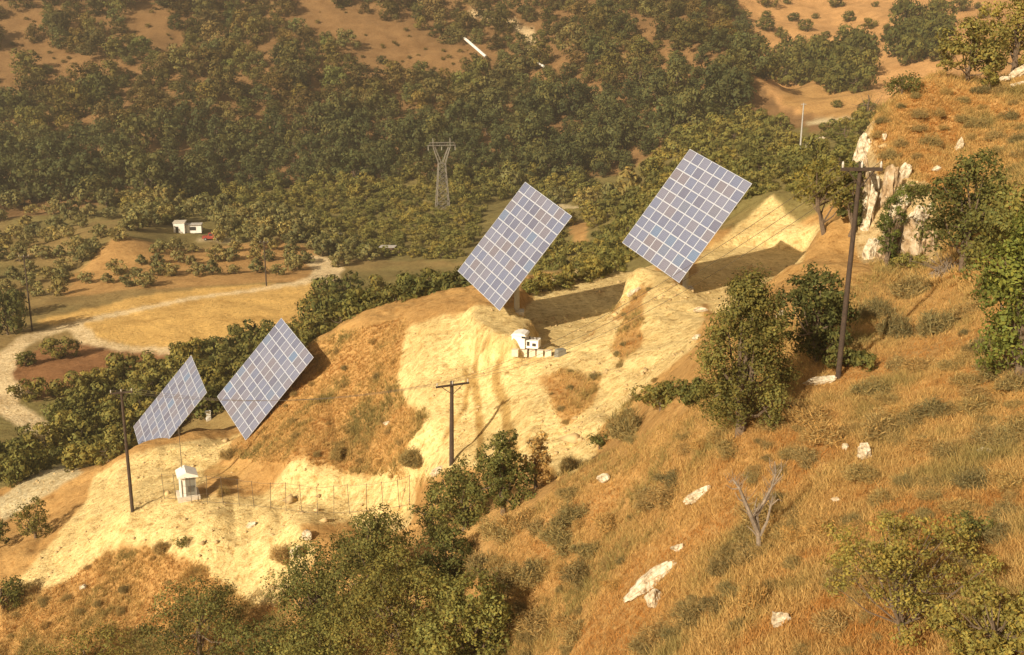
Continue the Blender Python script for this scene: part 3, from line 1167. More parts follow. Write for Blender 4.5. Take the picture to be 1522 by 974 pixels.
# ------------------------------------------------------------------ valley buildings
p = hit(268, 344, 180)
s = px_per_m(p)
root = empty("white_house", p, R(10))
tag(root, "small white flat-roofed house among olives at the foot of the wooded hill", "house")
m_ = MB()
m_.box((0, 0, 1.1), (2.6, 4.0, 3.6))
m_.build("wall", M['paint'], root)
m_ = MB()
m_.box((0, 0, 2.98), (2.9, 4.3, .2))
m_.build("roof", M['concrete'], root)
m_ = MB()
m_.box((3.2, .6, .75), (3.8, 3.0, 2.5))
an_ = m_.build("annex", M['paint'], root)
m_ = MB()
m_.box((3.1, -.92, .9), (1.5, .06, 1.1))
m_.build("window", M['dark'], an_)
m_ = MB()
m_.box((3.2, .4, 2.09), (4.1, 3.4, .14))
m_.build("roof", M['straw'], an_)
m_ = MB()
m_.box((-.5, -2.02, .9), (.7, .05, 1.9))
m_.build("door", M['dark'], root)
root.scale = (1, 1, .8)

p = hit(314, 357, 180)
root = empty("red_pickup", p, R(8))
tag(root, "dark red pickup parked on the pale track beside the small white house", "pickup")
m_ = MB()
m_.prism([(-2.0, .45), (1.95, .45), (2.0, .95), (1.0, 1.05), (-2.0, 1.05)], -.8, .8)
m_.build("body", M['redpaint'], root)
m_ = MB()
m_.prism([(-.7, 1.05), (.95, 1.05), (.45, 1.72), (-.5, 1.75)], -.72, .72)
cb = m_.build("cab", M['redpaint'], root)
m_ = MB()
m_.box((0, -.735, 1.38), (.8, .03, .42))
m_.build("window", M['glass'], cb)
for x in (-1.25, 1.25):
    for y in (-.78, .78):
        m_ = MB()
        m_.tube([(x, y - .1, .36), (x, y + .1, .36)], .36, 14)
        wh = m_.build("wheel", M['rubber'], root)
        m_ = MB()
        m_.tube([(x, y - .12, .36), (x, y + .12, .36)], .18, 10)
        m_.build("rim", M['steel'], wh)

p = hit(577, 378, 150)
root = empty("farm_shed", p, R(-5))
tag(root, "low dark farm shed with a pale roof edge in the green orchard", "shed")
m_ = MB()
m_.box((0, 0, .8), (3.2, 2.2, 2.0))
m_.build("wall", M['rail'], root)
m_ = MB()
m_.box((0, -.1, 1.87), (3.7, 2.8, .12))
m_.build("roof", M['straw'], root)
m_ = MB()
m_.box((-.3, -1.12, .75), (1.6, .05, 1.5))
m_.build("door", M['dark'], root)
cabinet_box(505, 357, 11, 9, "small white pump box in the open at the end of the orchard track", .8, 150)

for pts_, lab, wd in ((((690, 68), (706, 82), (722, 96)), "long white concrete channel running down the wooded hillside", 1.1),
                      (((790, 100), (800, 106), (808, 111)), "short white concrete channel half hidden by trees on the wooded hillside", .9)):
    q = [hit(x, y, 330) for x, y in pts_]
    m_ = MB()
    m_.tube([v_ - q[0] + Vector((0, 0, 3.2)) for v_ in q], wd * .55, 6)
    o = m_.build("concrete_channel", M['paint'], None)
    o.location = q[0]
    tag(o, lab, "channel")

# ------------------------------------------------------------------ rocks
rock_mat, nd, lk = new_mat("limestone")
b = nd["Principled BSDF"]
b.inputs['Roughness'].default_value = 0.9
t1 = noise(nd, lk, 3.5, 8, 0.7)
r = ramp(nd, [(0.36, (0.17, 0.12, 0.07)), (0.45, (0.42, 0.34, 0.22)), (0.62, (0.66, 0.60, 0.46))])
lk.new(t1.outputs[0], r.inputs[0])
lk.new(r.outputs[0], b.inputs['Base Color'])
bp = nd.new("ShaderNodeBump")
bp.inputs['Strength'].default_value = 0.8
bp.inputs['Distance'].default_value = 0.1
lk.new(t1.outputs[0], bp.inputs['Height'])
lk.new(bp.outputs[0], b.inputs['Normal'])


cliff_mat = rock_mat.copy()
cliff_mat.name = "tan_cliff_rock"
for q in cliff_mat.node_tree.nodes:
    if q.type == 'VALTORGB':
        for e_, c_ in zip(q.color_ramp.elements, ((.13, .085, .045), (.30, .20, .10), (.50, .41, .28))):
            e_.color = (*c_, 1)
    if q.type == 'TEX_NOISE':
        q.inputs['Scale'].default_value = 1.6


def rock_mesh(name, rng, w, d, h, sub=4):
    import bmesh
    from mathutils import noise as mn
    off = Vector(rng.uniform(-50, 50, 3))
    bm = bmesh.new()
    bmesh.ops.create_icosphere(bm, subdivisions=sub, radius=.5)
    planes = [(Vector(rng.normal(size=3)).normalized(), rng.uniform(.22, .42)) for _ in range(15)]
    for v in bm.verts:
        for n_, k in planes:
            e = v.co.dot(n_) - k
            if e > 0:
                v.co -= n_ * e
        v.co += v.co.normalized() * (mn.fractal(v.co * 4.5 + off, 1.0, 2.0, 4) * .085 - max(0, .1 - abs(mn.noise(v.co * 3 + off))) * .7)
        v.co = Vector((v.co.x * w * 1.15, v.co.y * d * 1.15, v.co.z * h * 1.15))
    me = bpy.data.meshes.new(name)
    bm.to_mesh(me)
    bm.free()
    return me


ROCKS = [  # px, py, w px, h px, in-picture tilt, label
    (1283, 682, 30, 36, 15, "upright white boulder alone in the dry grass right of the dead tree"),
    (973, 862, 128, 24, 40, "long pale limestone slab lying slantwise in the dry grass"),
    (971, 900, 30, 44, -30, "narrow pale rock just below the long limestone slab"),
    (1036, 742, 56, 20, 38, "slim curved pale rock left of the dead tree"),
    (1008, 820, 22, 20, 0, "small white stone at the upper end of the long limestone slab"),
    (896, 718, 20, 20, 20, "small pale rock at the upper edge of the near slope"),
    (1222, 570, 54, 14, 10, "flat pale rock at the foot of the tall power pole"),
    (1160, 470, 17, 14, 10, "bright white stone between the two bushy oaks"),
    (1461, 676, 24, 18, 0, "rounded grey rock in the grass above the sparse oak"),
    (1384, 908, 36, 30, 20, "cream rock half hidden beneath the sparse oak"),
    (1160, 930, 36, 36, 0, "cream boulder in the tall grass left of the sparse oak"),
    (1500, 958, 26, 26, 0, "cream stone under the leafy fringe in the bottom corner"),
    (1482, 843, 22, 12, 0, "low pale stone in bare grass right of the sparse oak"),
    (650, 705, 34, 16, 25, "pale rock at the foot of the pole by the dirt track"),
    (941, 438, 26, 12, 30, "pale slab on the lip of the upper terrace below the highest solar tracker"),
    (124, 876, 14, 12, 30, "small grey stone on the orange bank below the bench"),
    (372, 784, 20, 11, 20, "small pale stone on the yellow bank below the wire fence"),
    (443, 830, 20, 34, -20, "yellow rock on the cut bank beside the big gully oak"),
    (457, 800, 18, 20, 0, "light yellow stone high on the cut bank near the fence"),
    (1040, 464, 22, 12, 10, "whitish stone at the left edge of the large bushy oak"),
    (1036, 504, 18, 12, 10, "greyish stone behind the lower left of the large bushy oak"),
    (575, 632, 12, 8, 0, "small pale stone on the orange grassy flank"),
    (1208, 218, 36, 12, 25, "white rock on the green slope beside the pale metal mast"),
    (1525, 112, 62, 28, 38, "big cream slanting rock on the crest at the edge of the picture"),
    (1488, 122, 26, 12, 20, "low pale rock just below the big slanting rock on the crest"),
    (1512, 128, 24, 10, 10, "flat tan rock under the big slanting rock on the crest"),
    (1244, 745, 16, 10, 0, "tiny pale stone in the grass below the upright white boulder"),
    (1256, 668, 12, 14, 0, "small pinkish stone beside the upright white boulder"),
    (1283, 228, 24, 40, 80, "tall cream cliff rock at the top of the outcrop"),
    (1281, 248, 22, 28, 70, "cream cliff rock below the topmost one of the outcrop"),
    (1296, 285, 18, 50, 65, "narrow cream cliff rib left of the ivy on the outcrop"),
    (1286, 330, 20, 60, 80, "long yellowish cliff rib just right of the tall power pole"),
    (1297, 380, 26, 40, 70, "yellowish cliff foot right of the tall power pole"),
    (1343, 262, 16, 30, 60, "small white crag high above the ivy on the outcrop"),
    (1341, 308, 22, 44, 75, "white crag right of the ivy on the outcrop"),
    (1325, 345, 20, 44, 75, "upright white crag beside the ivy foot"),
    (1342, 355, 24, 36, 60, "broken white crag in the middle of the outcrop"),
    (1328, 378, 26, 26, 60, "white crag at the foot of the outcrop"),
    (1364, 335, 28, 34, 50, "pinkish crag next to the dark oak on the outcrop"),
    (1384, 312, 18, 16, 30, "small white crag close under the dark oak"),
    (1316, 384, 36, 80, 80, "broad tan rock face half covered by the ivy on the outcrop"),
    (1352, 386, 40, 66, 80, "broad pinkish tan rock face right of the ivy foot"),
    (1290, 318, 26, 80, 80, "tall tan rock face above the yellowish cliff rib"),
    (1374, 372, 40, 52, 80, "squat tan rock face at the foot of the dark outcrop oak"),
    (1320, 300, 30, 56, 80, "tan rock step above the ivy on the outcrop"),
    (1425, 222, 16, 24, 60, "pale rock in the orange grass above the dark oak"),
    (1314, 208, 7, 14, 60, "thin pale rock in the orange grass of the crest"),
    (1390, 255, 16, 12, 0, "small pale rock left of the dark oak top"),
]
ROCKPOS = []
for k, (px, py, w, h, tilt, lab) in enumerate(ROCKS):
    p = hit(px, py, 3)
    if p.y < 62:
        ROCKPOS.append((p.x, p.y, max(w, 30) / px_per_m(p) * .75 + .35))
    s = px_per_m(p)
    rng = np.random.default_rng(100 + k)
    if tilt >= 50:
        me = rock_mesh("limestone_rock", rng, w * .95 / s, w * 1.3 / s, h * 1.55 / s, 4)
        rot = (0, R(rng.uniform(-8, 14)), rng.uniform(-.5, .5))
    else:
        me = rock_mesh("limestone_rock", rng, w / s, max(w * .3, h * .7) / s, h * .8 / s)
        rot = (0, -R(tilt), rng.uniform(-.15, .15))
    o = obj("limestone_rock", me, cliff_mat if lab.startswith(("broad", "tall tan", "squat", "tan rock")) else rock_mat)
    o.location = p + Vector((0, 0, h / s * (.14 if tilt >= 50 else .30)))
    o.rotation_euler = rot
    tag(o, lab, "rock")

# ------------------------------------------------------------------ near trees, one by one
T = make_tree
T("oak_tree", "large bushy oak beside the tall power pole on the near slope", "tree", 1100, 645, 146, 258, 27000, .058, 'oak', 'round', 26, .0, hollow=.25)
T("oak_tree", "loose bushy oak just behind the foot of the tall power pole", "tree", 1213, 538, 104, 150, 8500, .08, 'oak', 'round', 18, .0, hollow=.35)
T("oak_bush", "low dark bush right behind the foot of the tall power pole", "bush", 1262, 545, 70, 48, 1800, .08, 'oak', 'low', 8, .0)
T("oak_tree", "dark oak with bare lower twigs growing against the limestone outcrop", "tree", 1432, 402, 135, 185, 8000, .095, 'oak', 'round', 18, .1, hollow=.4)
T("oak_tree", "bright green oak filling the edge of the picture beside the near slope", "tree", 1512, 572, 130, 295, 12000, .08, 'bright', 'round', 22, .02, hollow=.35)
T("oak_tree", "olive green oak standing above and behind the bright green one", "tree", 1510, 440, 130, 170, 6000, .09, 'scrub', 'round', 14, .05)
T("oak_tree", "small oak with a leaning bare trunk on the rim of the yellow cut bank", "tree", 1226, 345, 88, 118, 4200, .10, 'oak', 'round', 11, .30, lean=(-1.0, 0), rmin=50, rmax=78)
T("oak_bush", "dark green bush rooted at the foot of the ivied outcrop", "bush", 1352, 402, 46, 44, 2200, .06, 'scrub', 'low', 9, .0)
T("oak_bush", "small olive bush on the ledge above the ivied outcrop", "bush", 1352, 292, 44, 34, 1800, .06, 'oak', 'low', 8, .0)
T("oak_tree", "dark narrow oak between the leaning oak and the cliff", "tree", 1262, 350, 36, 120, 2200, .11, 'oak', 'column', 9, .05, rmin=50, rmax=78)
T("ivy_bush", "yellow green ivy curtain hanging on the limestone outcrop", "ivy", 1318, 398, 46, 128, 6500, .05, 'bright', 'column', 14, .0, rmin=50)
T("oak_tree", "broad olive green oak on the crest, leftmost of the crest oaks", "tree", 1440, 122, 100, 95, 4200, .13, 'scrub', 'round', 14, .1)
T("oak_tree", "broad olive green oak on the crest above the big slanting rock", "tree", 1505, 112, 100, 140, 5200, .13, 'scrub', 'round', 14, .08)
T("oak_bush", "small green sapling in front of the crest oaks", "bush", 1470, 135, 26, 34, 700, .1, 'oak', 'round', 5, .05)
T("oak_tree", "pointed dark oak at the head of the gully below the dirt track", "tree", 748, 765, 95, 146, 8000, .08, 'oak', 'cone', 14, .03, rmin=44)
T("oak_tree", "thin grey twiggy tree right of the pointed gully oak", "tree", 797, 725, 52, 95, 1700, .085, 'grey', 'column', 9, .06, rmin=44)
T("oak_tree", "rounded dark oak left of the pointed gully oak", "tree", 688, 790, 110, 110, 7500, .08, 'oak', 'round', 13, .02, rmin=46)
T("oak_tree", "small dark oak at the narrow left end of the gully thicket", "tree", 642, 800, 60, 95, 2200, .085, 'oak', 'round', 9, .02, rmin=48)
T("oak_tree", "dark oak joining the upper gully thicket to the lower one", "tree", 668, 880, 110, 105, 7500, .08, 'oak', 'round', 14, .0, rmin=44)
T("oak_tree", "tall gully oak in front of the wire fence, top against the yellow bank", "tree", 560, 915, 150, 180, 15000, .085, 'oak', 'round', 18, .02, rmin=52)
T("oak_tree", "broad oak at the bank side of the gully", "tree", 478, 950, 140, 160, 12000, .085, 'oak', 'round', 16, .02, rmin=54)
T("oak_tree", "wide dark oak at the bottom of the gully below the tall one", "tree", 600, 1005, 180, 205, 17000, .08, 'oak', 'round', 20, .02, rmin=44)
T("oak_tree", "olive green oak at the right edge of the gully thicket", "tree", 700, 1015, 150, 175, 14000, .075, 'scrub', 'round', 16, .02, rmin=40)
T("oak_tree", "low olive green oak at the bottom edge of the gully", "tree", 480, 1030, 150, 130, 12000, .08, 'scrub', 'round', 16, .02, rmin=48)
T("oak_tree", "yellowish oak on the orange bank below the bench", "tree", 300, 985, 130, 140, 10000, .085, 'scrub', 'round', 15, .02, rmin=55)
T("oak_tree", "low oak at the bottom edge under the orange bank", "tree", 385, 1020, 130, 105, 8500, .085, 'oak', 'round', 13, .02, rmin=52)
T("oak_tree", "spreading low oak in the bottom left corner", "tree", 130, 1010, 170, 90, 5200, .09, 'oak', 'low', 13, .0, rmin=56)
T("oak_bush", "round bush casting a long shadow on the bare yellow slope", "bush", 53, 800, 56, 66, 2200, .10, 'oak', 'round', 9, .04, rmin=60)
T("oak_bush", "dark bush at the left edge beside the orange bank", "bush", 5, 905, 76, 62, 2200, .10, 'oak', 'low', 9, .0, rmin=60)
T("oak_bush", "small dark bush at the left edge where the pale road comes in", "bush", -2, 815, 36, 52, 1200, .10, 'oak', 'round', 7, .02, rmin=60)
T("oak_tree", "sparse near oak with a crooked bare trunk in the tall dry grass", "tree", 1345, 945, 300, 200, 10500, .036, 'scrub', 'round', 44, .2, lean=(-.35, 0), hollow=.2, r0=.05, lobe_k=.42)
T("oak_bush", "leafy fringe of an oak bush in the bottom right corner", "bush", 1475, 985, 170, 130, 7000, .038, 'scrub', 'round', 34, .0, lobe_k=.5)
T("oak_bush", "thin leafy shoot right of the sparse near oak", "bush", 1440, 810, 60, 62, 1400, .04, 'scrub', 'round', 7, .1)
for k, (px, py, w, h, mt_, lab) in enumerate([
    (930, 652, 84, 66, 'grey', "grey green bush on the upper edge of the near slope"), (980, 612, 70, 60, 'scrub', "olive bush between the near slope and the large bushy oak"),
    (890, 668, 34, 30, 'oak', "small dark bush on the edge of the near slope above the gully"), (1030, 600, 60, 70, 'oak', "dark bush against the left side of the large bushy oak"),
    (1330, 500, 80, 55, 'grey', "grey bush on the shoulder below the limestone outcrop"), (1395, 490, 90, 60, 'grey', "broad grey bush below the dark outcrop oak"),
    (1300, 470, 60, 50, 'grey', "grey bush right of the tall power pole"), (1350, 440, 80, 50, 'grey', "dusty bush at the foot of the limestone outcrop"),
    (1440, 470, 60, 40, 'dry', "brown withered bush left of the bright green oak"), (1495, 665, 60, 50, 'grey', "olive tussock bush on the slope under the bright green oak"),
    (845, 700, 50, 35, 'grey', "low grey bush at the head of the near slope"), (660, 800, 45, 40, 'oak', "tiny dark oak bush at the foot of the gully thicket"),
    (500, 680, 40, 30, 'dry', "dry bush on the top of the cut bank"), (340, 680, 40, 26, 'grey', "grey bush on the bench in front of the larger lower tracker"),
    (330, 735, 26, 22, 'dry', "brown dry bush right of the white kiosk"), (620, 690, 60, 36, 'grey', "greyish bush at the foot of the yellow mound left of the pole"),
    (240, 822, 34, 30, 'dry', "dark dry bush on the brink of the yellow bank"), (270, 815, 26, 24, 'oak', "small dark bush on the yellow bank"),
    (1120, 905, 70, 90, 'dry', "brown twiggy bush around the foot of the dead tree"), (1080, 850, 60, 40, 'dry', "low brown bush left of the dead tree foot"),
    (420, 832, 44, 34, 'dry', "brown bush on the cut bank near the gully oaks"),
    (1290, 175, 60, 60, 'oak', "green bush on the left brow of the orange crest"), (1340, 140, 60, 50, 'oak', "green bush at the top of the orange crest brow"), (1255, 215, 50, 50, 'oak', "green bush low on the left brow of the orange crest"),
]):
    T("shrub", lab, "shrub", px, py, w, h, int(w * h * .55), .075, mt_, 'low', 9, .0, rmin=3 if px > 800 else 45)

# the dead tree
p = hit(1128, 822)
s = px_per_m(p)
root = empty("dead_tree", p)
tag(root, "bare dead grey tree with two forked limbs in the dry grass", "tree")


def dpath(pts, r0, r1):
    return [Vector(((x - 1128) / s, y_, (822 - z) / s * 1.02)) for x, z, y_ in pts], [r0 + (r1 - r0) * k / (len(pts) - 1) for k in range(len(pts))]


m_ = MB()
a_, r_ = dpath([(1128, 834, 0), (1127, 805, .02), (1124, 785, .0)], .085, .065)
m_.tube(a_, r_, 8)
m_.build("trunk", M['greybark'], root)
for path, r0, r1 in (([(1124, 788, 0), (1112, 762, -.1), (1103, 742, -.05), (1092, 718, -.1), (1084, 708, 0), (1078, 712, .02)], .055, .012),
                     ([(1124, 788, 0), (1122, 765, .1), (1132, 745, .12), (1142, 722, .1), (1147, 700, .12), (1144, 682, .1)], .05, .012),
                     ([(1128, 795, 0), (1139, 776, .15), (1144, 750, .2), (1146, 735, .22)], .035, .01),
                     ([(1103, 742, -.05), (1094, 738, 0), (1088, 728, .05)], .02, .006),
                     ([(1122, 768, .1), (1118, 748, 0), (1120, 735, 0)], .02, .006),
                     ([(1142, 722, .1), (1152, 708, .1), (1158, 702, .1)], .018, .006),
                     ([(1127, 800, 0), (1116, 786, 0), (1108, 780, .05)], .02, .006), ([(1092, 720, -.08), (1083, 722, 0), (1074, 716, 0)], .016, .005),
                     ([(1145, 703, .12), (1138, 690, .1), (1136, 676, .1)], .016, .005), ([(1113, 764, -.1), (1120, 752, -.1), (1124, 742, -.1)], .016, .005),
                     ([(1144, 752, .2), (1154, 742, .2), (1160, 745, .2)], .014, .005), ([(1147, 712, .12), (1155, 694, .1), (1154, 684, .1)], .014, .005)):
    m_ = MB()
    a_, r_ = dpath(path, r0, r1)
    m_.tube(a_, [q_ * 1.5 for q_ in r_], 6)
    m_.build("limb", M['greybark'], root)

rng = np.random.default_rng(15)
for k in range(80):
    ax, az, ay = ((1103, 742, -.05), (1092, 718, -.1), (1142, 722, .1), (1146, 700, .12), (1144, 750, .2), (1112, 762, -.1), (1132, 745, .12), (1084, 710, 0))[k % 8]
    ax, az = ax + rng.uniform(-4, 4), az + rng.uniform(-6, 6)
    bx, bz = ax + rng.uniform(-16, 16), az - rng.uniform(8, 26)
    a_, r_ = dpath([(ax, az, ay), ((ax + bx) / 2 + rng.uniform(-3, 3), (az + bz) / 2, ay + rng.uniform(-.05, .05)), (bx, bz, ay + rng.uniform(-.15, .15))], .009, .003)
    m_ = MB()
    m_.tube(a_, r_, 4)
    m_.build("twig", M['greybark'], root)

# bare twigs under the outcrop oak
p = hit(1405, 408)
s = px_per_m(p)
root = empty("bare_bush", p)
tag(root, "pale leafless twiggy bush at the foot of the limestone outcrop", "bush")
rng = np.random.default_rng(5)
m_ = MB()
for k in range(60):
    an = rng.uniform(-1.1, 1.1)
    ln = rng.uniform(20, 48) / s
    y_ = rng.uniform(-.6, .6)
    m_.tube([(rng.uniform(-.8, .8), y_, -.1), (math.sin(an) * ln * .5, y_, math.cos(an) * ln * .45), (math.sin(an) * ln * 1.15, y_ + rng.uniform(-.3, .3), math.cos(an) * ln * .8)], [.022, .014, .006], 4)
m_.build("twigs", M['greybark'], root).name = "branches"

# ------------------------------------------------------------------ copies of a few crowns for the many far trees and bushes
def unit_tree(name, rng, leaves, leaf, mat, shape='round', lobes=10, z0=.05, trunk=True, asp=1.0):
    """a thing one metre wide and asp metres high, to be scaled"""
    me, cs = crown_mesh("crown", rng, 10.0, 10.0 * asp, leaves, leaf, z0, lobes, shape, .45, .78)
    v = np.empty(len(me.vertices) * 3, np.float32)
    me.vertices.foreach_get('co', v)
    me.vertices.foreach_set('co', v * .1)
    me.materials.append(L[mat])
    tm = None
    if trunk:
        tm = trunk_mesh("trunk", rng, 10.0 * asp, cs, .22)
        tv = np.empty(len(tm.vertices) * 3, np.float32)
        tm.vertices.foreach_get('co', tv)
        tm.vertices.foreach_set('co', tv * .1)
        tm.materials.append(M['bark'])
    return me, tm


VR = np.random.default_rng(3)
KIND = {
    'olive': [unit_tree('olive', VR, 700, .62, 'olive', asp=.8) for _ in range(4)],
    'scrub': [unit_tree('scrub', VR, 1100, .5, 'scrub', 'low' if k % 2 else 'round', 11, 0, asp=.75) for k in range(4)],
    'oakbush': [unit_tree('oakbush', VR, 1100, .5, 'oak', 'round', 11, 0, asp=.8) for k in range(4)],
    'forest': [unit_tree('forest', VR, 1400, .42, 'forest', 'round', 10, 0, True, .95) for k in range(5)],
    'dry': [twig_shrub(VR, 3600, 'dry') for k in range(5)],
    'grey': [twig_shrub(VR, 3600, 'grey') for k in range(5)],
}
PROTO = {}


def plant(kind, name, label, cat, group, p, w, h, rng):
    var = int(rng.integers(0, len(KIND[kind])))
    me, tm = KIND[kind][var]
    key = (kind, var, name)
    if tm is None:
        if key not in PROTO:
            o = PROTO[key] = obj(name, me, None)
        else:
            o = PROTO[key].copy()
            COL.objects.link(o)
    elif key not in PROTO:
        o = PROTO[key] = empty(name, p)
        obj("crown", me, None, o)
        obj("trunk", tm, None, o)
    else:
        o = copy_tree(PROTO[key])
    o.location = (p.x, p.y, p.z - .03 * h)
    o.rotation_euler = (0, 0, rng.uniform(0, 6.28))
    asp = {'olive': .8, 'scrub': .75, 'oakbush': .8, 'forest': .95, 'dry': .6, 'grey': .6}[kind]
    o.scale = (w, w, h / asp)
    tag(o, label, cat, group)
    return o


def scatter(kind, name, label, cat, group, poly, spacing, wr, ar, seed, rmin, rmax=1e9, tries=4000, avoid=(), limit=999, low=False):
    rng = np.random.default_rng(seed)
    P_ = np.array(poly, float)
    lo, hi = P_.min(0), P_.max(0)
    got = []
    for _ in range(tries):
        x, y = rng.uniform(lo[0], hi[0]), rng.uniform(lo[1], hi[1])
        if not inside1(x, y, poly):
            continue
        if any(inside1(x, y - q, a_) for a_ in avoid for q in (0, 8)):
            continue
        if any((x - gx) ** 2 + ((y - gy) * 1.6) ** 2 < spacing ** 2 for gx, gy in got):
            continue
        p = hit(x, y, rmin)
        r_ = math.hypot(p.x, p.y)
        if r_ > rmax:
            continue
        if rmin < 20 and any((p.x - a_) ** 2 + (p.y + .5 - b_) ** 2 < (c_ + .5) ** 2 for a_, b_, c_ in ROCKPOS):
            continue
        if ym(np.array([p.x]), np.array([p.y]))[0] > .5:
            continue
        got.append((x, y))
        s_ = px_per_m(p)
        w = rng.uniform(*wr) / s_
        plant(kind, name, label, cat, group, p, w, w * rng.uniform(*ar), rng)
        if len(got) >= limit:
            break
    return got


for k, x in enumerate((788, 806, 824, 842, 860, 878, 896, 914)):
    p = hit(x, 439 - (x - 785) * .27, 92)
    s_ = px_per_m(p)
    plant('scrub', "rim_bush", "green bush on the far rim of the levelled terrace between the upper trackers", "bush", "bushes on the terrace rim", p, (28 + 8 * (k % 3)) / s_, (24 + 8 * (k % 2)) / s_, RNG)
scatter('olive', "olive_tree", "olive tree on the brown ground right of the white house", "olive tree", "olives right of the white house",
        [(335, 347), (480, 345), (560, 385), (500, 402), (484, 386), (440, 364), (335, 358)], 18, (24, 38), (.7, .9), 12, 150)
scatter('olive', "olive_tree", "olive tree close around the white house at the wood foot", "olive tree", "olives around the white house",
        [(190, 318), (250, 312), (330, 318), (420, 325), (480, 345), (335, 343), (300, 330), (250, 332), (200, 345)], 18, (26, 40), (.7, .9), 13, 150)
scatter('scrub', "slope_bush", "green bush close behind the highest solar tracker above the cut", "bush", "bushes above the upper cut",
        [(925, 398), (960, 345), (1040, 335), (1090, 303), (1140, 284), (1120, 262), (980, 300), (930, 340)], 19, (28, 46), (.55, .85), 14, 112)
C_OLIVE = "olive trees on the valley floor"
scatter('olive', "olive_tree", "round grey green olive tree in the grove at the left foot of the wooded hill", "olive tree", "olives of the left grove",
        [(-30, 300), (120, 300), (250, 305), (250, 330), (190, 350), (110, 400), (90, 440), (-30, 440)], 25, (22, 36), (.65, .9), 1, 150)
for row, (y, x0, x1, st) in enumerate(((375, 235, 480, 29), (392, 205, 475, 28), (409, 170, 470, 30), (424, 95, 240, 30), (362, 330, 470, 31))):
    rng = np.random.default_rng(40 + row)
    for x in np.arange(x0, x1, st):
        p = hit(x + rng.uniform(-6, 6), y + rng.uniform(-4, 4) - (x - x0) * .01, 150)
        w = rng.uniform(18, 31) / px_per_m(p)
        plant('olive', "olive_tree", "small young olive tree in the spaced rows on the orange orchard slope", "olive tree", "olives of the orchard rows", p, w, w * rng.uniform(.7, .9), rng)
scatter('scrub', "orchard_bush", "yellow green bushy tree in the dense orchard below the wooded hill", "tree", "bushy trees of the dense orchard",
        [(320, 305), (640, 285), (720, 300), (690, 385), (590, 385), (500, 378), (470, 350), (330, 348)], 13.5, (17, 29), (.55, .8), 2, 190, tries=7000, limit=290)
scatter('oakbush', "hillside_bush", "dark rounded bush on the green shoulder behind the orange grassy flank", "bush", "bushes behind the flank crest",
        [(462, 512), (470, 440), (500, 400), (560, 385), (700, 385), (715, 425), (650, 462), (600, 474), (530, 488)], 24, (42, 64), (.7, .95), 3, 107, 190)
scatter('scrub', "valley_bush", "olive green bush in the thicket beside the lowest solar tracker and the pole", "bush", "bushes of the lower left thicket",
        [(95, 585), (150, 565), (210, 560), (320, 530), (335, 560), (250, 640), (190, 672), (130, 702), (30, 722), (-20, 720), (-20, 672), (75, 668)], 25, (36, 60), (.7, .95), 4, 104)
scatter('oakbush', "valley_bush", "dark bush in the strip between the lower solar trackers and the golden field", "bush", "bushes behind the lower trackers",
        [(255, 545), (330, 520), (400, 508), (462, 505), (470, 530), (440, 575), (400, 600), (300, 620)], 24, (40, 58), (.7, .95), 5, 108)
for px, py, w, h in ((92, 532, 44, 34), (38, 545, 34, 26), (45, 594, 46, 34), (82, 590, 22, 15), (12, 498, 60, 70), (25, 470, 40, 44)):
    p = hit(px, py, 110)
    s_ = px_per_m(p)
    plant('oakbush', "valley_bush", {92: "lone dark bush with a shadow on the red earth inside the road bend", 38: "small dark bush on red earth by the inner edge of the road bend",
                                     45: "dark bush in the middle of the road bend hollow", 82: "tiny bush on the red earth below the lone dark bush",
                                     12: "big dark bush left of the road bend by the valley pole", 25: "dark bush behind the big one left of the road bend"}[px], "bush", None, p, w / s_, h / s_, RNG)
scatter('scrub', "slope_bush", "green bush on the scrubby valley side behind the two upper solar trackers", "bush", "bushes behind the upper trackers",
        [(800, 325), (870, 330), (900, 305), (960, 280), (1000, 215), (1100, 175), (1165, 195), (1195, 240), (1235, 205), (1290, 165), (1275, 240), (1200, 292), (1115, 290), (1040, 350), (950, 360), (920, 408), (800, 412), (770, 380)],
        18, (26, 48), (.55, .9), 6, 122, tries=8000, avoid=[[(840, 320), (885, 325), (875, 365), (845, 365)]])
for px, py, w, h in ((830, 303, 34, 28), (868, 306, 36, 30), (905, 303, 34, 34), (935, 298, 50, 52), (760, 285, 36, 34)):
    p = hit(px, py, 200)
    s_ = px_per_m(p)
    plant('olive', "olive_tree", "olive tree on pale bare ground between the two upper solar trackers", "olive tree", "olives on the pale ground", p, w / s_, h / s_, RNG)

scatter('scrub', "orchard_bush", "green bushy tree in the band at the very foot of the wooded hill", "tree", "bushy trees at the wood edge",
        [(150, 302), (330, 283), (690, 262), (880, 268), (900, 292), (720, 302), (640, 287), (320, 307), (250, 335)], 15, (20, 34), (.65, .9), 7, 230)
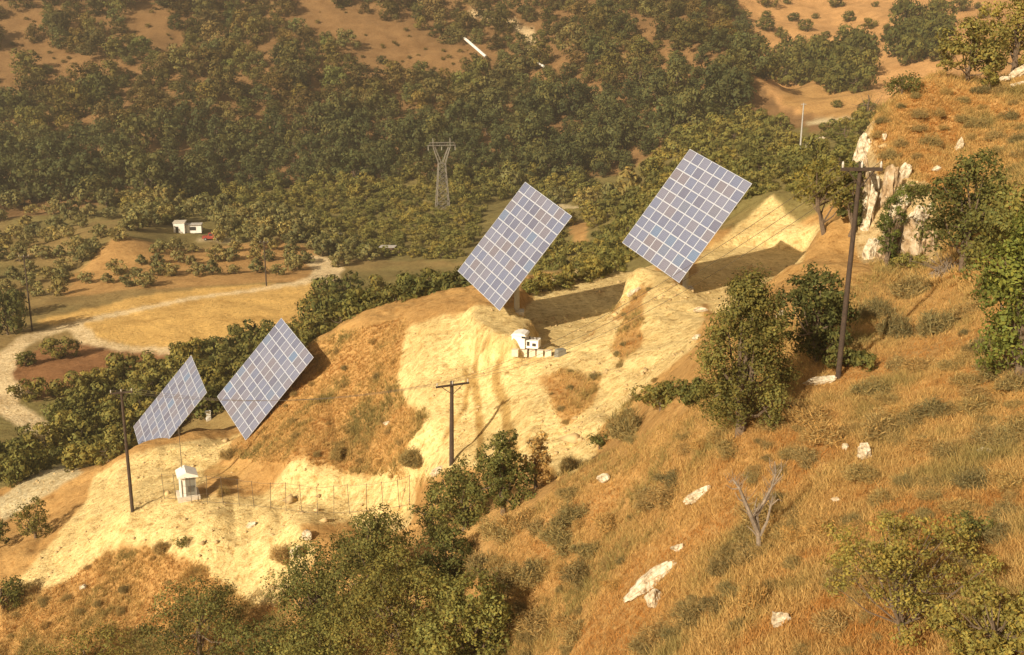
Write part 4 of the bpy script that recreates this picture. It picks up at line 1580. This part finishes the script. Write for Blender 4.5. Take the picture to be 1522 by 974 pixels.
# the wood on the far hill
CLEAR = [[(430, -5), (520, 15), (600, 38), (660, 62), (708, 92), (700, 112), (650, 112), (600, 102), (560, 78), (480, 48), (425, 32)],
         [(500, 80), (545, 76), (600, 150), (632, 172), (606, 176), (555, 130)], [(190, 14), (240, 20), (280, 64), (240, 78), (200, 66)], [(60, 100), (150, 92), (170, 112), (90, 122)], [(0, 26), (70, 30), (60, 48), (0, 50)], [(120, 180), (150, 176), (160, 196), (128, 200)], [(380, 62), (420, 66), (410, 92), (384, 88)], [(905, 20), (960, 30), (985, 60), (940, 50)],
         [(-20, 62), (60, 64), (140, 94), (-20, 104)], [(-20, 125), (45, 125), (42, 150), (-20, 152)], [(198, 214), (232, 218), (234, 248), (205, 246)],
         [(815, 58), (856, 100), (835, 112), (800, 78)], [(752, 28), (795, 38), (806, 84), (780, 84)], [(676, 58), (700, 62), (736, 98), (728, 112), (690, 84)],
         [(825, 142), (860, 140), (862, 158), (832, 158)], [(785, 96), (815, 104), (815, 118), (785, 112)], [(330, 60), (360, 70), (330, 84)], [(640, 160), (665, 165), (650, 178)]]
WOOD = [(-80, -90), (1060, -90), (1112, 60), (1118, 110), (1100, 165), (1020, 200), (960, 238), (880, 275), (780, 275), (690, 268), (500, 272), (300, 292), (0, 305), (-80, 305)]


def project(v):
    d = v.y * cp - v.z * sp
    return W / 2 + F * v.x / d, H / 2 - F * (v.y * sp + v.z * cp) / d


rng = np.random.default_rng(21)
wood = []
cell = {}
for _ in range(26000):
    x, y = rng.uniform(-80, 1120), rng.uniform(-90, 305)
    if not inside1(x, y, WOOD):
        continue
    if any(inside1(x, y - q, c_) for c_ in CLEAR for q in (0, 11)):
        continue
    p = hit(x, y, 325)
    if p.y > 640:
        continue
    sparse = 1.0 + (.4 if y < 70 + max(0, 420 - x) * .18 else 0) * rng.uniform(0, 1.6)
    sp_ = 6.2 * sparse
    ck = (int(p.x // 8), int(p.y // 8))
    near_ = [q for a_ in (-2, -1, 0, 1, 2) for b_ in (-2, -1, 0, 1, 2) for q in cell.get((ck[0] + a_, ck[1] + b_), ())]
    if any((p.x - q.x) ** 2 + (p.y - q.y) ** 2 < sp_ ** 2 for q in near_):
        continue
    cell.setdefault(ck, []).append(p)
    wood.append((p, x, y))
wood.sort(key=lambda q: q[0].length)
size = lambda y: rng.choice((.62, .8, 1.0, 1.0, 1.2, 1.5)) * rng.uniform(.88, 1.12)
NEAR_WOOD = 285
for p, x, y in wood[:NEAR_WOOD]:
    w = 9.0 * size(y)
    plant('forest', "forest_tree", "dark green rounded tree in the front ranks of the dense wood across the valley", "tree", "trees at the foot of the wooded hill", p, w, w * rng.uniform(.8, 1.1), rng)
src = []
for me, _t in KIND['forest']:
    v = np.empty(len(me.vertices) * 3, np.float32)
    me.vertices.foreach_get('co', v)
    c_ = np.empty(len(me.vertices) * 4, np.float32)
    me.attributes['tint'].data.foreach_get('color', c_)
    src.append((v.reshape(-1, 3), c_.reshape(-1, 4)[:, :3]))
vs, ts = [], []
for p, x, y in wood[NEAR_WOOD:]:
    v, t = src[int(rng.integers(0, len(src)))]
    w = 8.6 * size(y)
    h = w * rng.uniform(.72, 1.05)
    an = rng.uniform(0, 6.28)
    ca, sa = math.cos(an), math.sin(an)
    vs.append(np.stack([(v[:, 0] * ca - v[:, 1] * sa) * w + p.x, (v[:, 0] * sa + v[:, 1] * ca) * w + p.y, v[:, 2] * h / .95 + p.z - .3], 1))
    ts.append(t * rng.choice((.62, .8, .95, 1.1, 1.35)) * np.array([rng.uniform(.85, 1.35), 1, rng.uniform(.8, 1.15)]))
for _ in range(900):
    x, y = rng.uniform(-60, 1110), rng.uniform(-30, 260)
    if not any(inside1(x, y, c_) for c_ in CLEAR):
        continue
    if rng.uniform() < .25:
        continue
    p = hit(x, y, 325)
    v, t = src[int(rng.integers(0, len(src)))]
    w = rng.uniform(1.0, 3.2)
    vs.append(np.stack([v[:, 0] * w + p.x, v[:, 1] * w + p.y, v[:, 2] * w * .6 + p.z - .2], 1))
    ts.append(t * rng.uniform(.8, 1.5) * np.array([1.25, 1, .9]))
vs, ts = np.concatenate(vs), np.concatenate(ts)
o = obj("woodland", np_mesh("woodland", vs, np.arange(len(vs)).reshape(-1, 4), ts), L['forest'])
tag(o, "dense dark wood covering the upper part of the far hill", "woodland", kind='stuff')
print("wood", len(wood))

for poly, sp_, wr, seed, lim in (([(1120, 95), (1200, 88), (1280, 75), (1285, 105), (1275, 132), (1200, 128), (1130, 125)], 20, (34, 56), 31, 40),
                                 ([(1330, 45), (1395, 40), (1400, 95), (1335, 95)], 22, (36, 56), 32, 12),
                                 ([(1225, 118), (1285, 112), (1285, 142), (1228, 140)], 20, (34, 52), 33, 8)):
    scatter('oakbush', "ravine_tree", "dark green tree in the clumps along the ravine below the orange hill", "tree", "trees of the ravine clumps", poly, sp_, wr, (.75, 1.0), seed, 300, limit=lim)
scatter('oakbush', "hill_shrub", "small dark shrub dotted on the bare orange hill", "shrub", "shrubs dotted on the orange hill",
        [(1050, -5), (1500, -5), (1480, 30), (1390, 45), (1280, 75), (1130, 88), (1085, 50)], 24, (9, 30), (.6, .9), 34, 330, limit=40)
p = hit(1243, 160, 250)
plant('oakbush', "hill_shrub", "single round shrub on the sunlit orange patch above the pale ravine track", "shrub", None, p, 16 / px_per_m(p), 12 / px_per_m(p), RNG)

# ------------------------------------------------------------------ dry shrubs on the near slope
NEARP = [(640, 980), (720, 860), (700, 800), (760, 790), (850, 705), (930, 655), (1010, 640), (1100, 655), (1245, 570), (1340, 520), (1522, 470), (1522, 980)]
scatter('grey', "dry_shrub", "low greyish dry cushion shrub scattered in the near orange grass", "shrub", "greyish cushion shrubs on the near slope", NEARP, 44, (24, 96), (.28, .5), 51, 12, 62, limit=70)
scatter('dry', "withered_shrub", "low brown withered shrub scattered in the near orange grass", "shrub", "brown withered shrubs on the near slope", NEARP, 30, (18, 104), (.25, .5), 52, 12, 62, limit=130)
scatter('grey', "crest_shrub", "small grey green shrub on the orange grass of the high right crest", "shrub", "shrubs on the high right crest",
        [(1300, 180), (1400, 125), (1522, 140), (1522, 290), (1480, 230), (1420, 210), (1320, 260)], 30, (22, 46), (.4, .6), 53, 55, 100, limit=30)
scatter('dry', "bank_shrub", "small brown tuft shrub on the cut bank and orange flank", "shrub", "tuft shrubs on the banks",
        [(360, 640), (470, 520), (600, 480), (590, 600), (650, 690), (600, 720), (470, 690)], 30, (9, 22), (.5, .7), 54, 60, 112, limit=30)
scatter('dry', "bank_shrub", "small brown tuft shrub on the lower left bank", "shrub", "tuft shrubs on the lower left bank",
        [(20, 880), (150, 840), (250, 825), (350, 880), (380, 920), (300, 974), (0, 974)], 34, (12, 30), (.5, .7), 55, 60, 112, limit=26)
scatter('grey', "bank_shrub", "small tuft shrub on the yellow slope below the highest solar tracker", "shrub", "tuft shrubs below the highest tracker",
        [(800, 600), (900, 500), (960, 420), (1010, 500), (960, 600), (880, 680)], 26, (10, 22), (.5, .7), 56, 55, 100, limit=26)

# ------------------------------------------------------------------ loose rubble on the cut soil
rng = np.random.default_rng(8)
yi, yj = np.nonzero((yellowmask > .9) & (RR > 55) & (RR < 122))
pick = rng.integers(0, len(yi), 2600)
cx_ = GX[yi[pick], yj[pick]] + rng.normal(size=2600) * .2
cy_ = GY[yi[pick], yj[pick]] + rng.normal(size=2600) * .2
keep = vnoise(cx_ / 4, cy_ / 4, 5) > -.02
cx_, cy_ = cx_[keep], cy_[keep]
nst = len(cx_)
sz = rng.lognormal(-2.35, .55, nst)
oct_ = np.array([(1, 0, 0), (0, 1, 0), (-1, 0, 0), (0, -1, 0), (.2, .1, .75), (0, 0, -.6)])
v = oct_[None] * rng.uniform(.6, 1.3, (nst, 6, 1)) * sz[:, None, None]
v = v + np.stack([cx_, cy_, height(cx_, cy_) + sz * .15], 1)[:, None]
fo = np.array([(0, 1, 4), (1, 2, 4), (2, 3, 4), (3, 0, 4), (1, 0, 5), (2, 1, 5), (3, 2, 5), (0, 3, 5)])
fr_ = (fo[None] + 6 * np.arange(nst)[:, None, None]).reshape(-1, 3)
o = obj("rubble", np_mesh("rubble", v.reshape(-1, 3), fr_), simple("rubble_stone", (0.50, 0.36, 0.17), .95, var=.4, scale=.8))
tag(o, "loose stones and clods lying on the yellow cut soil", "rubble", kind='stuff')

# ------------------------------------------------------------------ dry grass
def grass(seed, n_, poly, rmin, rmax, hgt, wid, blades=5):
    rng = np.random.default_rng(seed)
    P_ = np.array(poly, float)
    lo, hi = P_.min(0), P_.max(0)
    x = rng.uniform(lo[0], hi[0], n_)
    y = rng.uniform(lo[1], hi[1], n_)
    ok = in_poly(x, y, poly)
    x, y = x[ok], y[ok]
    pts = hit_many(x, y, rmin)
    r_ = np.hypot(pts[:, 0], pts[:, 1])
    ok = (r_ < rmax) & (ym(pts[:, 0], pts[:, 1]) < .5)
    pts = pts[ok]
    pts[:, :2] += rng.normal(size=(len(pts), 2)) * .12
    pts[:, 2] = height(pts[:, 0], pts[:, 1])
    n_ = len(pts)
    pn = fbm(pts[:, 0], pts[:, 1], 3.2, 61) + .5 * fbm(pts[:, 0], pts[:, 1], .9, 62)
    pts = np.repeat(pts, blades, 0)
    pn = np.repeat(pn, blades)
    k = len(pts)
    root = pts + np.concatenate([rng.normal(size=(k, 2)) * .07, np.zeros((k, 1)) - .03], 1)
    hh = hgt * rng.uniform(.5, 1.4, k) * np.clip(1 + pn * .9, .4, 1.9)
    lean = rng.normal(size=(k, 2)) * .62 + np.array([.1, 0])
    tip = root + np.stack([lean[:, 0] * hh, lean[:, 1] * hh, hh], 1)
    an = rng.uniform(0, math.pi, k)
    sd = np.stack([np.cos(an), np.sin(an), 0 * an], 1) * wid
    v = np.empty((k, 3, 3))
    v[:, 0], v[:, 1], v[:, 2] = root - sd, root + sd, tip
    t = rng.uniform(.75, 1.3, k)
    dryc = np.array([1.0, 1.0, 1.0])
    olive = np.array([.58, .70, .68])
    rust = np.array([.80, .58, .42])
    a_ = np.clip(pn * 2.4 - .12 + rng.normal(size=k) * .15, 0, 1)[:, None]
    b_ = np.clip(-pn * 2.2 - .1 + rng.normal(size=k) * .15, 0, 1)[:, None]
    c_ = (dryc * (1 - a_) + olive * a_) * (1 - b_) + rust * b_
    return v.reshape(-1, 3), np.repeat(c_ * t[:, None], 3, 0)


ga = grass(1, 68000, [(560, 990), (720, 830), (760, 790), (850, 700), (1010, 620), (1180, 480), (1300, 400), (1530, 440), (1530, 990)], 9, 66, .22, .013)
gb = grass(2, 16000, [(1270, 230), (1300, 165), (1400, 105), (1530, 100), (1530, 440), (1300, 420)], 40, 105, .32, .03)
gc = grass(3, 15000, [(340, 680), (460, 510), (600, 475), (650, 620), (640, 720), (470, 700)], 60, 112, .28, .03)
gd = grass(4, 11000, [(-10, 990), (20, 870), (140, 830), (240, 815), (400, 880), (450, 990)], 55, 112, .3, .028)
ge = grass(5, 6000, [(780, 640), (830, 540), (960, 410), (990, 430), (930, 640), (820, 720)], 50, 112, .28, .025)
vs = np.concatenate([q[0] for q in (ga, gb, gc, gd, ge)])
ts = np.concatenate([q[1] for q in (ga, gb, gc, gd, ge)])
o = obj("dry_grass", np_mesh("dry_grass", vs, np.arange(len(vs)).reshape(-1, 3), ts), L['grass'])
tag(o, "knee high dry orange grass on the slopes", "grass", kind='stuff')

# ------------------------------------------------------------------ warm dusty air
hm, nd, lk = new_mat("air")
nd.remove(nd["Principled BSDF"])
pv = nd.new("ShaderNodeVolumePrincipled")
pv.inputs['Color'].default_value = (0.96, 0.86, 0.70, 1)
pv.inputs['Density'].default_value = 0.00033
pv.inputs['Anisotropy'].default_value = 0.2
lk.new(pv.outputs[0], nd["Material Output"].inputs['Volume'])
zmin, zmax = float(GZ.min()) - 1.0, max(float(GZ.max()) + 25.0, 60.0)
m_ = MB()
m_.box((0, 400, (zmin + zmax) / 2), (2200, 1300, zmax - zmin))
o = m_.build("haze", hm)
tag(o, "warm dusty haze over the valley", "haze", kind='stuff')
